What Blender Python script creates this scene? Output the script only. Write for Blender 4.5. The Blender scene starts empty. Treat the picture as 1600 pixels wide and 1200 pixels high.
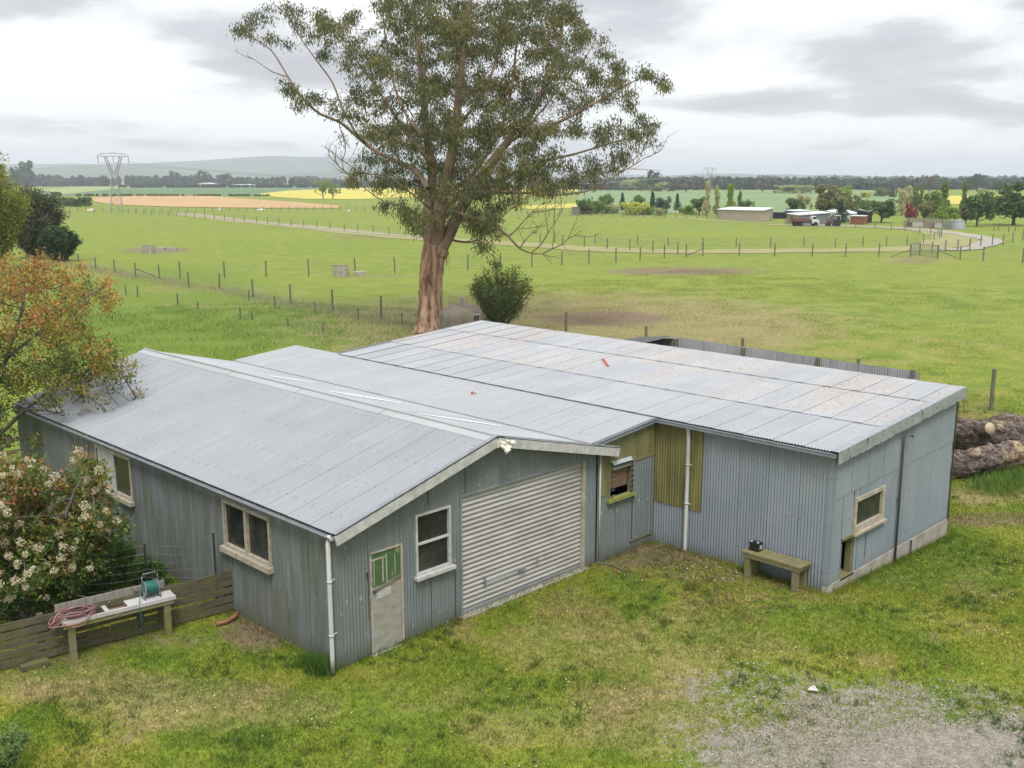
import bpy, math, random
import numpy as np
from mathutils import Vector, Matrix
random.seed(7); rng = np.random.default_rng(11)
R_ = math.radians; PI = math.pi
S = bpy.context.scene
COL = S.collection

# ------------------------------------------------------------------ camera
FOC = 1595.26; PITCH = .1977; ROLL = .0014; YAW = -.7879
CAM = np.array([-10.0039, -14.4971, 8.776])
_c, _s = math.cos(YAW), math.sin(YAW)
FW = np.array([-_s*math.cos(PITCH), _c*math.cos(PITCH), -math.sin(PITCH)])
RT = np.array([_c, _s, 0.]); UP = np.cross(RT, FW)
_cr, _sr = math.cos(ROLL), math.sin(ROLL)
XC = _cr*RT-_sr*UP; YC = _sr*RT+_cr*UP
cd = bpy.data.cameras.new('camera'); cam = bpy.data.objects.new('camera', cd); COL.objects.link(cam)
cd.sensor_width = 36; cd.lens = FOC/1600*36; cd.clip_end = 40000; cd.clip_start = .1
cam.matrix_world = Matrix(((XC[0], YC[0], -FW[0], CAM[0]), (XC[1], YC[1], -FW[1], CAM[1]), (XC[2], YC[2], -FW[2], CAM[2]), (0, 0, 0, 1)))
S.camera = cam

# ------------------------------------------------------------------ light and sky
S.view_settings.view_transform = 'Standard'; S.view_settings.look = 'None'
S.view_settings.exposure = 1.14; S.view_settings.gamma = 1
SUN_EL, SUN_AZ = R_(58), R_(222)      # azimuth from +Y clockwise
sl = bpy.data.lights.new('sun', 'SUN'); sl.energy = 1.5; sl.angle = R_(20); sl.color = (1, .97, .92)
so = bpy.data.objects.new('sun', sl); COL.objects.link(so)
sd = Vector((math.sin(SUN_AZ)*math.cos(SUN_EL), math.cos(SUN_AZ)*math.cos(SUN_EL), math.sin(SUN_EL)))
so.rotation_euler = sd.to_track_quat('Z', 'Y').to_euler(); so.location = (0, 0, 60)

W = bpy.data.worlds.new('World'); S.world = W; W.use_nodes = True
nt = W.node_tree; nt.nodes.clear()
def N(t, typ, **k):
    n = t.nodes.new(typ)
    for a, b in k.items():
        if a.startswith('i_'):
            key = a[2:]; key = int(key) if key.isdigit() else key.replace('_', ' ')
            n.inputs[key].default_value = b
        else: setattr(n, a, b)
    return n
def L(t, a, b): t.links.new(a, b)
def math_(t, op, a, b=None, clamp=False):
    n = t.nodes.new('ShaderNodeMath'); n.operation = op; n.use_clamp = clamp
    for i, v in enumerate((a, b)):
        if v is None: continue
        if isinstance(v, (int, float)): n.inputs[i].default_value = v
        else: L(t, v, n.inputs[i])
    return n.outputs[0]
def ramp(t, fac, stops, interp='LINEAR'):
    n = t.nodes.new('ShaderNodeValToRGB'); n.color_ramp.interpolation = interp
    cr = n.color_ramp
    while len(cr.elements) < len(stops): cr.elements.new(.5)
    for e, (p, c) in zip(cr.elements, stops):
        e.position = p; e.color = (c, c, c, 1) if isinstance(c, (int, float)) else (*c, 1)
    L(t, fac, n.inputs[0]); return n.outputs[0]
def mix(t, fac, a, b, mode='MIX'):
    n = t.nodes.new('ShaderNodeMixRGB'); n.blend_type = mode
    for i, v in enumerate((fac, a, b)):
        if isinstance(v, (int, float)): n.inputs[i].default_value = v if i == 0 else (v, v, v, 1)
        elif isinstance(v, tuple): n.inputs[i].default_value = (*v, 1)
        else: L(t, v, n.inputs[i])
    return n.outputs[0]
sky = N(nt, 'ShaderNodeTexSky', sky_type='NISHITA', sun_disc=False, sun_elevation=SUN_EL, sun_rotation=SUN_AZ)
bg1 = N(nt, 'ShaderNodeBackground', i_Strength=.1); L(nt, sky.outputs[0], bg1.inputs[0])
tc = N(nt, 'ShaderNodeTexCoord'); sx = N(nt, 'ShaderNodeSeparateXYZ'); L(nt, tc.outputs['Generated'], sx.inputs[0])
zc = math_(nt, 'MAXIMUM', sx.outputs[2], 0.)
inv = math_(nt, 'DIVIDE', 1., math_(nt, 'ADD', zc, .16))
cx = math_(nt, 'MULTIPLY', sx.outputs[0], inv); cyy = math_(nt, 'MULTIPLY', sx.outputs[1], inv)
cv = N(nt, 'ShaderNodeCombineXYZ'); L(nt, cx, cv.inputs[0]); L(nt, cyy, cv.inputs[1])
n1 = N(nt, 'ShaderNodeTexNoise', i_Scale=.95, i_Detail=8., i_Roughness=.54, i_Distortion=.2)
mp = N(nt, 'ShaderNodeMapping'); mp.inputs['Location'].default_value = (5.5, 9.3, 0); L(nt, cv.outputs[0], mp.inputs[0])
L(nt, mp.outputs[0], n1.inputs['Vector'])
cl = ramp(nt, n1.outputs[0], [(.36, (.262, .257, .270)), (.45, (.325, .322, .335)), (.49, (.435, .438, .44)), (.55, (.52, .525, .52))])
hz = ramp(nt, zc, [(0., .85), (.03, .3), (.08, 0.)])
cl = mix(nt, hz, cl, (.36, .375, .39))
zen = math_(nt, 'ADD', 1., math_(nt, 'MULTIPLY', math_(nt, 'MAXIMUM', math_(nt, 'SUBTRACT', zc, .3), 0.), 1.5))
bg2 = N(nt, 'ShaderNodeBackground'); L(nt, cl, bg2.inputs[0]); L(nt, zen, bg2.inputs[1])
ms = N(nt, 'ShaderNodeMixShader', i_0=.93); L(nt, bg1.outputs[0], ms.inputs[1]); L(nt, bg2.outputs[0], ms.inputs[2])
wo = N(nt, 'ShaderNodeOutputWorld'); L(nt, ms.outputs[0], wo.inputs[0])
S.cycles.max_bounces = 6; S.cycles.diffuse_bounces = 3; S.cycles.transparent_max_bounces = 8
S.cycles.volume_bounces = 0; S.cycles.use_denoising = True

# ------------------------------------------------------------------ helpers: pixels of a survey of the place -> world
def ray(px, py):
    a, b = (px-800)/FOC, (600-py)/FOC
    return FW+a*XC+b*YC
def at(px, py, z=0.):
    d = ray(px, py); return CAM+d*((z-CAM[2])/d[2])
def atd(px, py, dep):
    return CAM+ray(px, py)*dep
def zat(x, y, py):     # height of the point above (x, y) seen at row py
    v = (600-py)/FOC; p0 = np.array([x, y, 0.])-CAM
    return (v*(p0@FW)-p0@YC)/(YC[2]-v*FW[2])
def dep(P): return (np.array(P)-CAM)@FW
def gz(x, y):
    return .08*np.exp(-((x-8.9)**2+(y+3)**2)/6.5)-.30*np.exp(-((x-16.8)**2+(y+6.2)**2)/22.)-.05*np.exp(-((x)**2+(y+.3)**2)/2.)
def put(x, y): return (float(x), float(y), float(gz(x, y)))

# ------------------------------------------------------------------ object helpers
def tag(o, label=None, cat=None, group=None, kind=None):
    if label: o['label'] = label
    if cat: o['category'] = cat
    if group: o['group'] = group
    if kind: o['kind'] = kind
    return o
def thing(name, label, cat, loc=(0, 0, 0), group=None):
    o = bpy.data.objects.new(name, None); COL.objects.link(o); o.location = loc; o.empty_display_size = .2
    return tag(o, label, cat, group)
class MB:
    def __init__(s): s.v = []; s.f = []; s.m = []; s.uv = []
    def quad(s, a, b, c, d, m=0, uv=None):
        i = len(s.v); s.v += [tuple(a), tuple(b), tuple(c), tuple(d)]; s.f.append((i, i+1, i+2, i+3)); s.m.append(m)
        s.uv += list(uv) if uv else [(a[0]+a[1], a[2]), (b[0]+b[1], b[2]), (c[0]+c[1], c[2]), (d[0]+d[1], d[2])]
    def box(s, c, size, rot=None, m=0):
        c = np.array(c, float); h = np.array(size, float)/2
        A = np.eye(3) if rot is None else (np.array(Matrix.Rotation(rot, 3, 'Z')) if isinstance(rot, (int, float)) else np.array(rot))
        P = [c+A@(h*np.array(k)) for k in ((-1, -1, -1), (1, -1, -1), (1, 1, -1), (-1, 1, -1), (-1, -1, 1), (1, -1, 1), (1, 1, 1), (-1, 1, 1))]
        for q in ((0, 3, 2, 1), (4, 5, 6, 7), (0, 1, 5, 4), (1, 2, 6, 5), (2, 3, 7, 6), (3, 0, 4, 7)):
            s.quad(*[P[i] for i in q], m=m)
    def bar(s, a, b, w, h, m=0, up=(0, 0, 1)):   # rectangular bar between two points
        a = np.array(a, float); b = np.array(b, float); d = b-a; l = np.linalg.norm(d); d /= l
        u = np.array(up, float); x = np.cross(d, u)
        if np.linalg.norm(x) < 1e-4: x = np.cross(d, (1, 0, 0))
        x /= np.linalg.norm(x); u = np.cross(x, d)
        s.box((a+b)/2, (l, w, h), rot=np.array([d, x, u]).T, m=m)
    def tube(s, pts, r, n=8, m=0, caps=True, jit=0):
        pts = [np.array(p, float) for p in pts]; k = len(pts)
        rs = [r]*k if isinstance(r, (int, float)) else list(r)
        base = len(s.v); ref = None
        for i, p in enumerate(pts):
            d = pts[min(i+1, k-1)]-pts[max(i-1, 0)]; d /= (np.linalg.norm(d)+1e-9)
            if ref is None:
                ref = np.cross(d, (0, 0, 1));
                if np.linalg.norm(ref) < .1: ref = np.cross(d, (1, 0, 0))
            ref = ref-d*(ref@d); ref /= np.linalg.norm(ref); w = np.cross(d, ref)
            for j in range(n):
                a = 2*PI*j/n; rr = rs[i]*(1+(random.uniform(-jit, jit) if jit else 0))
                s.v.append(tuple(p+rr*(math.cos(a)*ref+math.sin(a)*w)))
                s.uv.append((j/n, i))
        # uv kept per vertex position through build()
        for i in range(k-1):
            for j in range(n):
                q = (base+i*n+j, base+i*n+(j+1) % n, base+(i+1)*n+(j+1) % n, base+(i+1)*n+j)
                s.f.append(q); s.m.append(m)
        if caps:
            s.f.append(tuple(base+j for j in range(n))[::-1]); s.m.append(m)
            s.f.append(tuple(base+(k-1)*n+j for j in range(n))); s.m.append(m)
    def lathe(s, c, prof, n=24, m=0):
        c = np.array(c, float); base = len(s.v)
        for r, z in prof:
            for j in range(n):
                a = 2*PI*j/n; s.v.append((c[0]+r*math.cos(a), c[1]+r*math.sin(a), c[2]+z)); s.uv.append((j/n, z))
        for i in range(len(prof)-1):
            for j in range(n):
                s.f.append((base+i*n+j, base+i*n+(j+1) % n, base+(i+1)*n+(j+1) % n, base+(i+1)*n+j)); s.m.append(m)
    def build(s, name, mats, parent=None, smooth=False, loc=None):
        me = bpy.data.meshes.new(name)
        v = s.v
        if parent is not None:
            pl = wloc(parent); v = [(a[0]-pl[0], a[1]-pl[1], a[2]-pl[2]) for a in v]
        me.from_pydata(v, [], s.f)
        if not isinstance(mats, (list, tuple)): mats = [mats]
        for m in mats: me.materials.append(m)
        if len(mats) > 1: me.polygons.foreach_set('material_index', s.m)
        ul = me.uv_layers.new(name='UVMap'); li = np.empty(len(me.loops), np.int32); me.loops.foreach_get('vertex_index', li)
        ul.data.foreach_set('uv', np.array(s.uv, np.float32)[li].ravel())
        if smooth: me.polygons.foreach_set('use_smooth', [True]*len(me.polygons))
        me.update()
        o = bpy.data.objects.new(name, me); COL.objects.link(o)
        if parent is not None: o.parent = parent
        return o
def wloc(o):
    v = np.array(o.location, float)
    while o.parent is not None: o = o.parent; v = v+np.array(o.location, float)
    return v
def fastmesh(name, V, F, mats, parent=None, uv=None, smooth=False, midx=None):
    """V (n,3) F (m,k) numpy"""
    me = bpy.data.meshes.new(name); k = F.shape[1]
    if parent is not None: V = V-wloc(parent)
    me.vertices.add(len(V)); me.vertices.foreach_set('co', V.astype(np.float32).ravel())
    me.loops.add(F.size); me.loops.foreach_set('vertex_index', F.astype(np.int32).ravel())
    me.polygons.add(len(F)); me.polygons.foreach_set('loop_start', np.arange(0, F.size, k, dtype=np.int32))
    me.polygons.foreach_set('loop_total', np.full(len(F), k, np.int32))
    if not isinstance(mats, (list, tuple)): mats = [mats]
    for m in mats: me.materials.append(m)
    if midx is not None: me.polygons.foreach_set('material_index', midx.astype(np.int32))
    if uv is not None:
        ul = me.uv_layers.new(name='UVMap'); ul.data.foreach_set('uv', uv[F.ravel()].astype(np.float32).ravel())
    if smooth: me.polygons.foreach_set('use_smooth', np.ones(len(F), bool))
    me.update(calc_edges=True); me.validate()
    o = bpy.data.objects.new(name, me); COL.objects.link(o)
    if parent is not None: o.parent = parent
    return o

# ------------------------------------------------------------------ materials
def newmat(name):
    m = bpy.data.materials.new(name); m.use_nodes = True; t = m.node_tree
    b = t.nodes['Principled BSDF']; return m, t, b
def coords(t, kind='Object', scale=(1, 1, 1), loc=(0, 0, 0)):
    tc = N(t, 'ShaderNodeTexCoord'); mp = N(t, 'ShaderNodeMapping'); mp.inputs['Scale'].default_value = scale; mp.inputs['Location'].default_value = loc
    L(t, tc.outputs[kind], mp.inputs[0]); return mp.outputs[0]
def noise(t, vec, sc, det=4., rough=.55, dist=0.):
    n = N(t, 'ShaderNodeTexNoise', i_Scale=sc, i_Detail=det, i_Roughness=rough, i_Distortion=dist); L(t, vec, n.inputs['Vector']); return n.outputs[0]
def bump(t, b, h, st=.3, dist=.02):
    n = N(t, 'ShaderNodeBump', i_Strength=st, i_Distance=dist); L(t, h, n.inputs['Height']); L(t, n.outputs[0], b.inputs['Normal'])
def simple(name, c1, c2=None, sc=3., rough=.7, st=(1, 1, 1), bm=0., lo=.35, hi=.65, metal=0., kind='Object', det=5., spec=.4):
    m, t, b = newmat(name); c2 = c2 or tuple(x*.75 for x in c1)
    v = coords(t, kind, st); n = noise(t, v, sc, det, .6)
    c = ramp(t, n, [(lo, c1), (hi, c2)]); L(t, c, b.inputs['Base Color'])
    b.inputs['Roughness'].default_value = rough; b.inputs['Metallic'].default_value = metal; b.inputs['Specular IOR Level'].default_value = spec
    if bm: bump(t, b, n, bm)
    return m
def wood(name, c1, c2, axis='X', moss=None):
    m, t, b = newmat(name); st = {'X': (1.5, 14, 14), 'Y': (14, 1.5, 14), 'Z': (14, 14, 1.5)}[axis]
    v = coords(t, 'Object', st); n = noise(t, v, 1.6, 6, .65); v2 = coords(t); n2 = noise(t, v2, 1.7, 4)
    c = ramp(t, n, [(.33, c2), (.62, c1)])
    if moss: c = mix(t, ramp(t, n2, [(.44, 0.), (.62, .85)]), c, moss)
    L(t, c, b.inputs['Base Color']); b.inputs['Roughness'].default_value = .85; bump(t, b, n, .35, .01); return m
def sheet(name, c1, c2, streak=.35, rust=0., nails=True, rough=.5, moss=None, lap=.762, chips=0., rowv=None, lapdark=.55, dirt=0., spec=.5, rib_shade=.16, tv=.08):
    """galvanised or painted sheet; UV is in metres, u across the ribs, v along them"""
    m, t, b = newmat(name); uv = coords(t, 'UV'); sp = N(t, 'ShaderNodeSeparateXYZ'); L(t, uv, sp.inputs[0])
    u, v = sp.outputs[0], sp.outputs[1]
    su = math_(t, 'DIVIDE', u, lap); fl = math_(t, 'FLOOR', su); fr = math_(t, 'FRACT', su)
    if rowv:
        rv = math_(t, 'FLOOR', math_(t, 'DIVIDE', v, rowv))
    else: rv = None
    cb = N(t, 'ShaderNodeCombineXYZ'); L(t, fl, cb.inputs[0])
    if rv is not None: L(t, rv, cb.inputs[1])
    wn = N(t, 'ShaderNodeTexWhiteNoise', noise_dimensions='3D'); L(t, cb.outputs[0], wn.inputs[0])
    n1 = noise(t, coords(t, 'UV', (1, .6, 1)), .8, 6, .6)
    n2 = noise(t, coords(t, 'UV', (9, .5, 1)), 1., 5, .6)
    n3 = noise(t, uv, 26, 3, .7)
    c = ramp(t, n1, [(.33, c1), (.68, c2)])
    c = mix(t, math_(t, 'MULTIPLY', ramp(t, n2, [(.35, 0.), (.7, 1.)]), streak), c, tuple(x*.62 for x in c1))
    c = mix(t, 1., c, ramp(t, wn.outputs[0], [(0., 1-tv), (1., 1+tv*.8)]), 'MULTIPLY')
    c = mix(t, .5, c, ramp(t, n3, [(.3, .82), (.7, 1.12)]), 'MULTIPLY')
    if rib_shade:  # valley shade painted into the colour so the ribs show
        cv_ = math_(t, 'COSINE', math_(t, 'MULTIPLY', u, 2*PI/.076)); c = mix(t, math_(t, 'MULTIPLY', math_(t, 'SUBTRACT', 1., math_(t, 'ADD', math_(t, 'MULTIPLY', cv_, .5), .5)), rib_shade), c, (.09, .092, .085))
    edge = math_(t, 'LESS_THAN', fr, .02/lap)
    c = mix(t, math_(t, 'MULTIPLY', edge, lapdark), c, (.07, .075, .08))
    if dirt:
        gd = ramp(t, math_(t, 'ADD', v, math_(t, 'MULTIPLY', n2, .35)), [(.12, 1.), (.55, 0.)])
        c = mix(t, math_(t, 'MULTIPLY', gd, dirt), c, (.055, .06, .03))
    if moss:
        c = mix(t, ramp(t, noise(t, coords(t, 'UV', (2.6, .45, 1), (3, 1, 0)), 1.3, 5, .6), [(.42, 0.), (.66, .8)]), c, moss)
    if chips:
        c = mix(t, math_(t, 'MULTIPLY', ramp(t, noise(t, coords(t, 'UV', (1, .8, 1), (5, 2, 0)), 9, 3, .6), [(.665, 0.), (.70, 1.)]), chips), c, (.45, .46, .43))
    if rust:
        # old zinc breaks down in stippled rows along the ribs, worst near the laps
        msk = ramp(t, wn.outputs[0], [(.22, 0.), (.34, .75), (.8, 1.)])
        pn = noise(t, coords(t, 'UV', (1.3, .35, 1), (9, 9, 0)), .6, 4, .6); stip = noise(t, coords(t, 'UV', (13.2, 7, 1)), 1.0, 2, .5); big_ = noise(t, coords(t, 'UV', (2.6, .5, 1), (4, 4, 0)), 1., 3, .6)
        up_ = ramp(t, math_(t, 'MULTIPLY', v, .1), [(.20, 0.), (.24, 1.)])
        f = math_(t, 'MULTIPLY', math_(t, 'MULTIPLY', ramp(t, stip, [(.47, 0.), (.56, 1.)]), ramp(t, pn, [(.42, .12), (.56, 1.)])), math_(t, 'MULTIPLY', math_(t, 'MULTIPLY', msk, up_), rust))
        c = mix(t, math_(t, 'MULTIPLY', f, .9), c, (.31, .215, .14))
        f2 = math_(t, 'MULTIPLY', math_(t, 'MULTIPLY', ramp(t, stip, [(.50, 0.), (.60, 1.)]), ramp(t, big_, [(.60, 0.), (.68, 1.)])), up_)
        c = mix(t, math_(t, 'MULTIPLY', f2, .9), c, (.30, .145, .06))
    if nails:
        # rows of fixings at the purlins
        fu = math_(t, 'SUBTRACT', math_(t, 'FRACT', math_(t, 'DIVIDE', u, .304)), .5); fv = math_(t, 'SUBTRACT', math_(t, 'FRACT', math_(t, 'ADD', math_(t, 'DIVIDE', v, 1.05), math_(t, 'MULTIPLY', wn.outputs[0], .08))), .5)
        fu = math_(t, 'MULTIPLY', fu, .304); fv = math_(t, 'MULTIPLY', fv, 1.05)
        d = math_(t, 'SQRT', math_(t, 'ADD', math_(t, 'MULTIPLY', fu, fu), math_(t, 'MULTIPLY', fv, fv)))
        c = mix(t, math_(t, 'MULTIPLY', math_(t, 'LESS_THAN', d, .021), .6), c, (.06, .06, .06))
    L(t, c, b.inputs['Base Color']); b.inputs['Roughness'].default_value = rough; b.inputs['Specular IOR Level'].default_value = spec
    bump(t, b, math_(t, 'ADD', math_(t, 'MULTIPLY', n3, .05), noise(t, coords(t, 'UV', (1, .7, 1), (2, 5, 0)), 1.1, 3, .5)), .35, .05); return m
def leafmat(name, stops, trans=.35, rough=.6):
    """stops over a per-leaf random value stored in uv.x; uv.y is 1 on new growth"""
    m, t, b = newmat(name); tc = N(t, 'ShaderNodeTexCoord'); sp = N(t, 'ShaderNodeSeparateXYZ'); L(t, tc.outputs['UV'], sp.inputs[0])
    c = ramp(t, sp.outputs[0], stops); L(t, c, b.inputs['Base Color']); b.inputs['Roughness'].default_value = rough
    b.inputs['Specular IOR Level'].default_value = .3
    tr = N(t, 'ShaderNodeBsdfTranslucent'); L(t, c, tr.inputs[0]); mx = N(t, 'ShaderNodeMixShader', i_0=trans)
    L(t, b.outputs[0], mx.inputs[1]); L(t, tr.outputs[0], mx.inputs[2]); L(t, mx.outputs[0], t.nodes['Material Output'].inputs[0]); return m

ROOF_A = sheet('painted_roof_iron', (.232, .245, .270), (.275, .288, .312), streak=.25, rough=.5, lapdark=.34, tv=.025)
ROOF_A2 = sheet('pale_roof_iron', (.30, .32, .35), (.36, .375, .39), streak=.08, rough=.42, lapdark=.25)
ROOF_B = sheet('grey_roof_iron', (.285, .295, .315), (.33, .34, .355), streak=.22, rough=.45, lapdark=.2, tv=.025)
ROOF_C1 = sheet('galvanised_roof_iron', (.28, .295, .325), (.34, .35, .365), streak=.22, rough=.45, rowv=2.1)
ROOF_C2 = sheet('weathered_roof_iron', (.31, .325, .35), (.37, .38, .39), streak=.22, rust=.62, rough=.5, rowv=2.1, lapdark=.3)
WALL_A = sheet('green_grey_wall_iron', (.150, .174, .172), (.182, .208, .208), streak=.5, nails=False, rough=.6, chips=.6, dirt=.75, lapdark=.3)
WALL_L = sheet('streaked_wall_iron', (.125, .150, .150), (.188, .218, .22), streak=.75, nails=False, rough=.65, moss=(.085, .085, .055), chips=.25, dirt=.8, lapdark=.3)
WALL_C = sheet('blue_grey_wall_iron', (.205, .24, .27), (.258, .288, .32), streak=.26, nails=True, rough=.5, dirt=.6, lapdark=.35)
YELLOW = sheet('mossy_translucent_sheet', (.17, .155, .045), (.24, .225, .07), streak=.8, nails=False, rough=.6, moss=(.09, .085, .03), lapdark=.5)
ROLLER = simple('roller_door_steel', (.355, .348, .32), (.27, .262, .235), 1.4, .5, (1, 1, 3), 0.04)
WHITEP = simple('weathered_white_paint', (.46, .455, .44), (.33, .32, .30), 5, .65, (1, 1, 1), .1)
CREAMP = simple('weathered_cream_paint', (.40, .36, .29), (.27, .235, .18), 7, .7, bm=.15)
PVC = simple('white_plastic_pipe', (.5, .5, .49), (.36, .36, .34), 3, .45, (1, 1, .4))
ZINC = simple('zinc_flashing', (.21, .225, .245), (.15, .165, .18), 3, .5, (1, 1, 1), .08)
DARKMETAL = simple('dark_steel', (.045, .05, .05), (.03, .03, .03), 8, .5)
GREYPIPE = simple('grey_painted_pipe', (.09, .105, .11), (.06, .07, .075), 4, .5)
CONC = simple('concrete', (.37, .35, .30), (.22, .20, .16), 2.6, .9, (1, 1, 1), .4, .3, .7)
CONC2 = simple('old_concrete', (.19, .17, .135), (.105, .092, .07), 1.8, .9, (1, 1, .6), .4, .3, .7)
FENCEW = wood('old_fence_timber', (.10, .09, .052), (.045, .04, .028), 'X', (.095, .095, .03))
MOSSW = wood('mossy_timber', (.20, .175, .09), (.11, .095, .055), 'X', (.14, .14, .035))
GREYW = wood('grey_timber', (.25, .235, .20), (.13, .12, .10), 'Z')
POSTW = wood('fence_post_timber', (.15, .14, .095), (.09, .085, .06), 'Z')
BOARDW = wood('painted_board', (.47, .465, .44), (.34, .33, .31), 'X')
WIRE = simple('galvanised_wire', (.2, .2, .2), (.16, .16, .16), 3, .5, metal=.6)
BLACKP = simple('black_plastic', (.012, .012, .014), (.02, .02, .02), 5, .35)
PLY = simple('brown_ply', (.17, .11, .075), (.12, .075, .05), 4, .8)
DIRTYG, t_, b_ = newmat('dusty_glass')
_n = noise(t_, coords(t_), 2.2, 5); L(t_, ramp(t_, _n, [(.35, (.012, .015, .013)), (.75, (.05, .052, .045))]), b_.inputs['Base Color'])
b_.inputs['Roughness'].default_value = .12; b_.inputs['Specular IOR Level'].default_value = .35; L(t_, ramp(t_, _n, [(.3, .12), (.7, .4)]), b_.inputs['Roughness'])
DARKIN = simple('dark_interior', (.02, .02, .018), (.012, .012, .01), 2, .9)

# ------------------------------------------------------------------ corrugated sheet
def corr(mb, O, U, V, Nn, Lu, zlo, zhi, openings=(), pitch=.076, amp=.0095, seg=8, m=0, u0=0., lap=.762, lift=.006, vs=None):
    """ribs run along V; zlo, zhi may be functions of u; openings (u0,u1,v0,v1)"""
    O, U, V, Nn = [np.array(a, float) for a in (O, U, V, Nn)]
    flo = zlo if callable(zlo) else (lambda u: zlo); fhi = zhi if callable(zhi) else (lambda u: zhi)
    n = max(2, int(round(Lu/(pitch/seg)))); us = [Lu*i/n for i in range(n+1)]
    cuts = sorted({c for o in openings for c in o[:2]})
    us = sorted(set(us) | {c for c in cuts if 0 < c < Lu})
    def off(u):
        return amp*math.cos(2*PI*(u+u0)/pitch)+lift*(1-((u+u0)/lap) % 1.)
    for a, b in zip(us[:-1], us[1:]):
        if b-a < 1e-5: continue
        um = (a+b)/2; iv = [('lo', 'hi')]; ob = sorted([(o[2], o[3]) for o in openings if o[0] < um < o[1]])
        iv = []; cur = 'lo'
        for v0, v1 in ob:
            if v0 > flo(um): iv.append((cur, v0))
            cur = v1
        iv.append((cur, 'hi'))
        oa = off(a); obb = oa+(off(b)-oa if ((a+u0)//lap == (b+u0-1e-7)//lap) else 0)
        if ((b+u0)/lap) % 1. < 1e-6: obb = amp*math.cos(2*PI*(b+u0)/pitch)
        for p, q in iv:
            pa = flo(a) if p == 'lo' else p; pb = flo(b) if p == 'lo' else p
            qa = fhi(a) if q == 'hi' else q; qb = fhi(b) if q == 'hi' else q
            if qa <= pa and qb <= pb: continue
            P = [O+U*a+V*pa+Nn*oa, O+U*b+V*pb+Nn*obb, O+U*b+V*qb+Nn*obb, O+U*a+V*qa+Nn*oa]
            mb.quad(*P, m=m, uv=[(a+u0, pa), (b+u0, pb), (b+u0, qb), (a+u0, qa)])

# ------------------------------------------------------------------ ground
def axis(lo, hi, c0, c1, s0=.4, g=.028):
    a = [c0]
    while a[-1] < c1: a.append(a[-1]+s0)
    st = s0
    while a[-1] < hi: st = min(st*(1+g), 900); a.append(a[-1]+st)
    b = [c0]; st = s0
    while b[-1] > lo: st *= 1.08; b.append(b[-1]-st)
    return np.array(b[:0:-1]+a)
gx = axis(-2500, 16000, -9, 42); gy = axis(-2500, 16000, -16, 42)
GX, GY = np.meshgrid(gx, gy, indexing='ij')
GZ = gz(GX, GY)+.012*np.sin(GX*1.7+1.1*np.sin(GY*.8))*np.sin(GY*1.3+.7)*np.exp(-((GX-5)**2+(GY)**2)/1500.)
gP = np.stack([GX.ravel(), GY.ravel(), GZ.ravel()], 1)
gidx = np.arange(len(gP)).reshape(GX.shape)
gF = np.stack([gidx[:-1, :-1].ravel(), gidx[1:, :-1].ravel(), gidx[1:, 1:].ravel(), gidx[:-1, 1:].ravel()], 1)
def pix(P):
    q = P-CAM; d = q@FW; d = np.where(d < .5, 1e9, d)
    return 800+FOC*(q@XC)/d, 600-FOC*(q@YC)/d
def blob(P, lst, soft=.35):
    """soft patches laid on the ground; each given by where its outline falls on the land"""
    u, v = pix(P); out = np.zeros(len(P))
    for cx_, cy_, rx, ry, st in lst:
        r = np.sqrt(((u-cx_)/rx)**2+((v-cy_)/ry)**2); out = np.maximum(out, st*np.clip((1.+soft-r)/(2*soft), 0, 1))
    return out
u_, v_ = pix(gP)
mud = [(945, 498, 100, 12, .9), (1065, 424, 130, 7, .75), (245, 391, 60, 5, .75), (570, 371, 75, 3.5, .5), (1430, 408, 45, 6, .55), (590, 432, 80, 4, .45), (690, 445, 120, 7, .3),
       (400, 990, 60, 30, .75), (1000, 868, 110, 26, .62), (1080, 875, 70, 18, .5), (215, 1000, 150, 16, .5), (60, 1030, 120, 18, .5), (1130, 900, 120, 14, .45), (810, 1120, 60, 10, .35), (640, 1115, 60, 8, .35), (850, 1115, 30, 8, .5), (1560, 812, 110, 14, .6), (1400, 905, 100, 9, .35), (1550, 770, 60, 9, .4),
       (215, 1158, 30, 10, .6), (1465, 995, 30, 9, .6), (1520, 990, 22, 6, .5), (390, 1050, 45, 9, .4), (560, 1040, 100, 8, .3), (1215, 1030, 60, 8, .4)]
dry = [(900, 515, 420, 58, .92), (1350, 545, 260, 30, .35), (430, 478, 220, 10, .35), (300, 452, 160, 8, .4), (160, 428, 90, 9, .4), (560, 500, 120, 10, .4), (1540, 660, 60, 35, .5), (700, 520, 60, 12, .5), (1430, 405, 80, 7, .5),
       (1000, 1000, 260, 70, .45), (330, 1110, 230, 45, .55), (1010, 1120, 140, 80, .6), (770, 1120, 150, 60, .4), (1180, 960, 200, 40, .35), (130, 1070, 150, 40, .6), (1550, 770, 90, 25, .6), (1530, 920, 60, 40, .4)]
grav = [(1560, 1215, 330, 100, 1.), (1370, 1110, 170, 50, .62), (1180, 1080, 140, 45, .50), (1250, 1180, 200, 60, .72), (1120, 1140, 100, 70, .42), (1480, 1100, 140, 40, .5)]
lush = [(420, 540, 420, 70, .9), (250, 470, 200, 60, .8), (560, 1110, 160, 50, .6), (300, 1075, 130, 30, .7), (1450, 880, 150, 45, .8), (1300, 1000, 180, 25, .5), (1350, 960, 130, 30, .5), (900, 930, 160, 30, .4), (40, 700, 80, 60, 1.), (200, 870, 180, 60, .9), (700, 1050, 120, 40, .5), (1580, 740, 90, 30, .9), (1100, 1140, 24, 10, .8), (1370, 1060, 110, 14, .5)]
att = np.stack([blob(gP, mud), blob(gP, dry), blob(gP, grav, .3), blob(gP, lush)], 1)
ground_mat, t, b = newmat('pasture')
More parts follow.
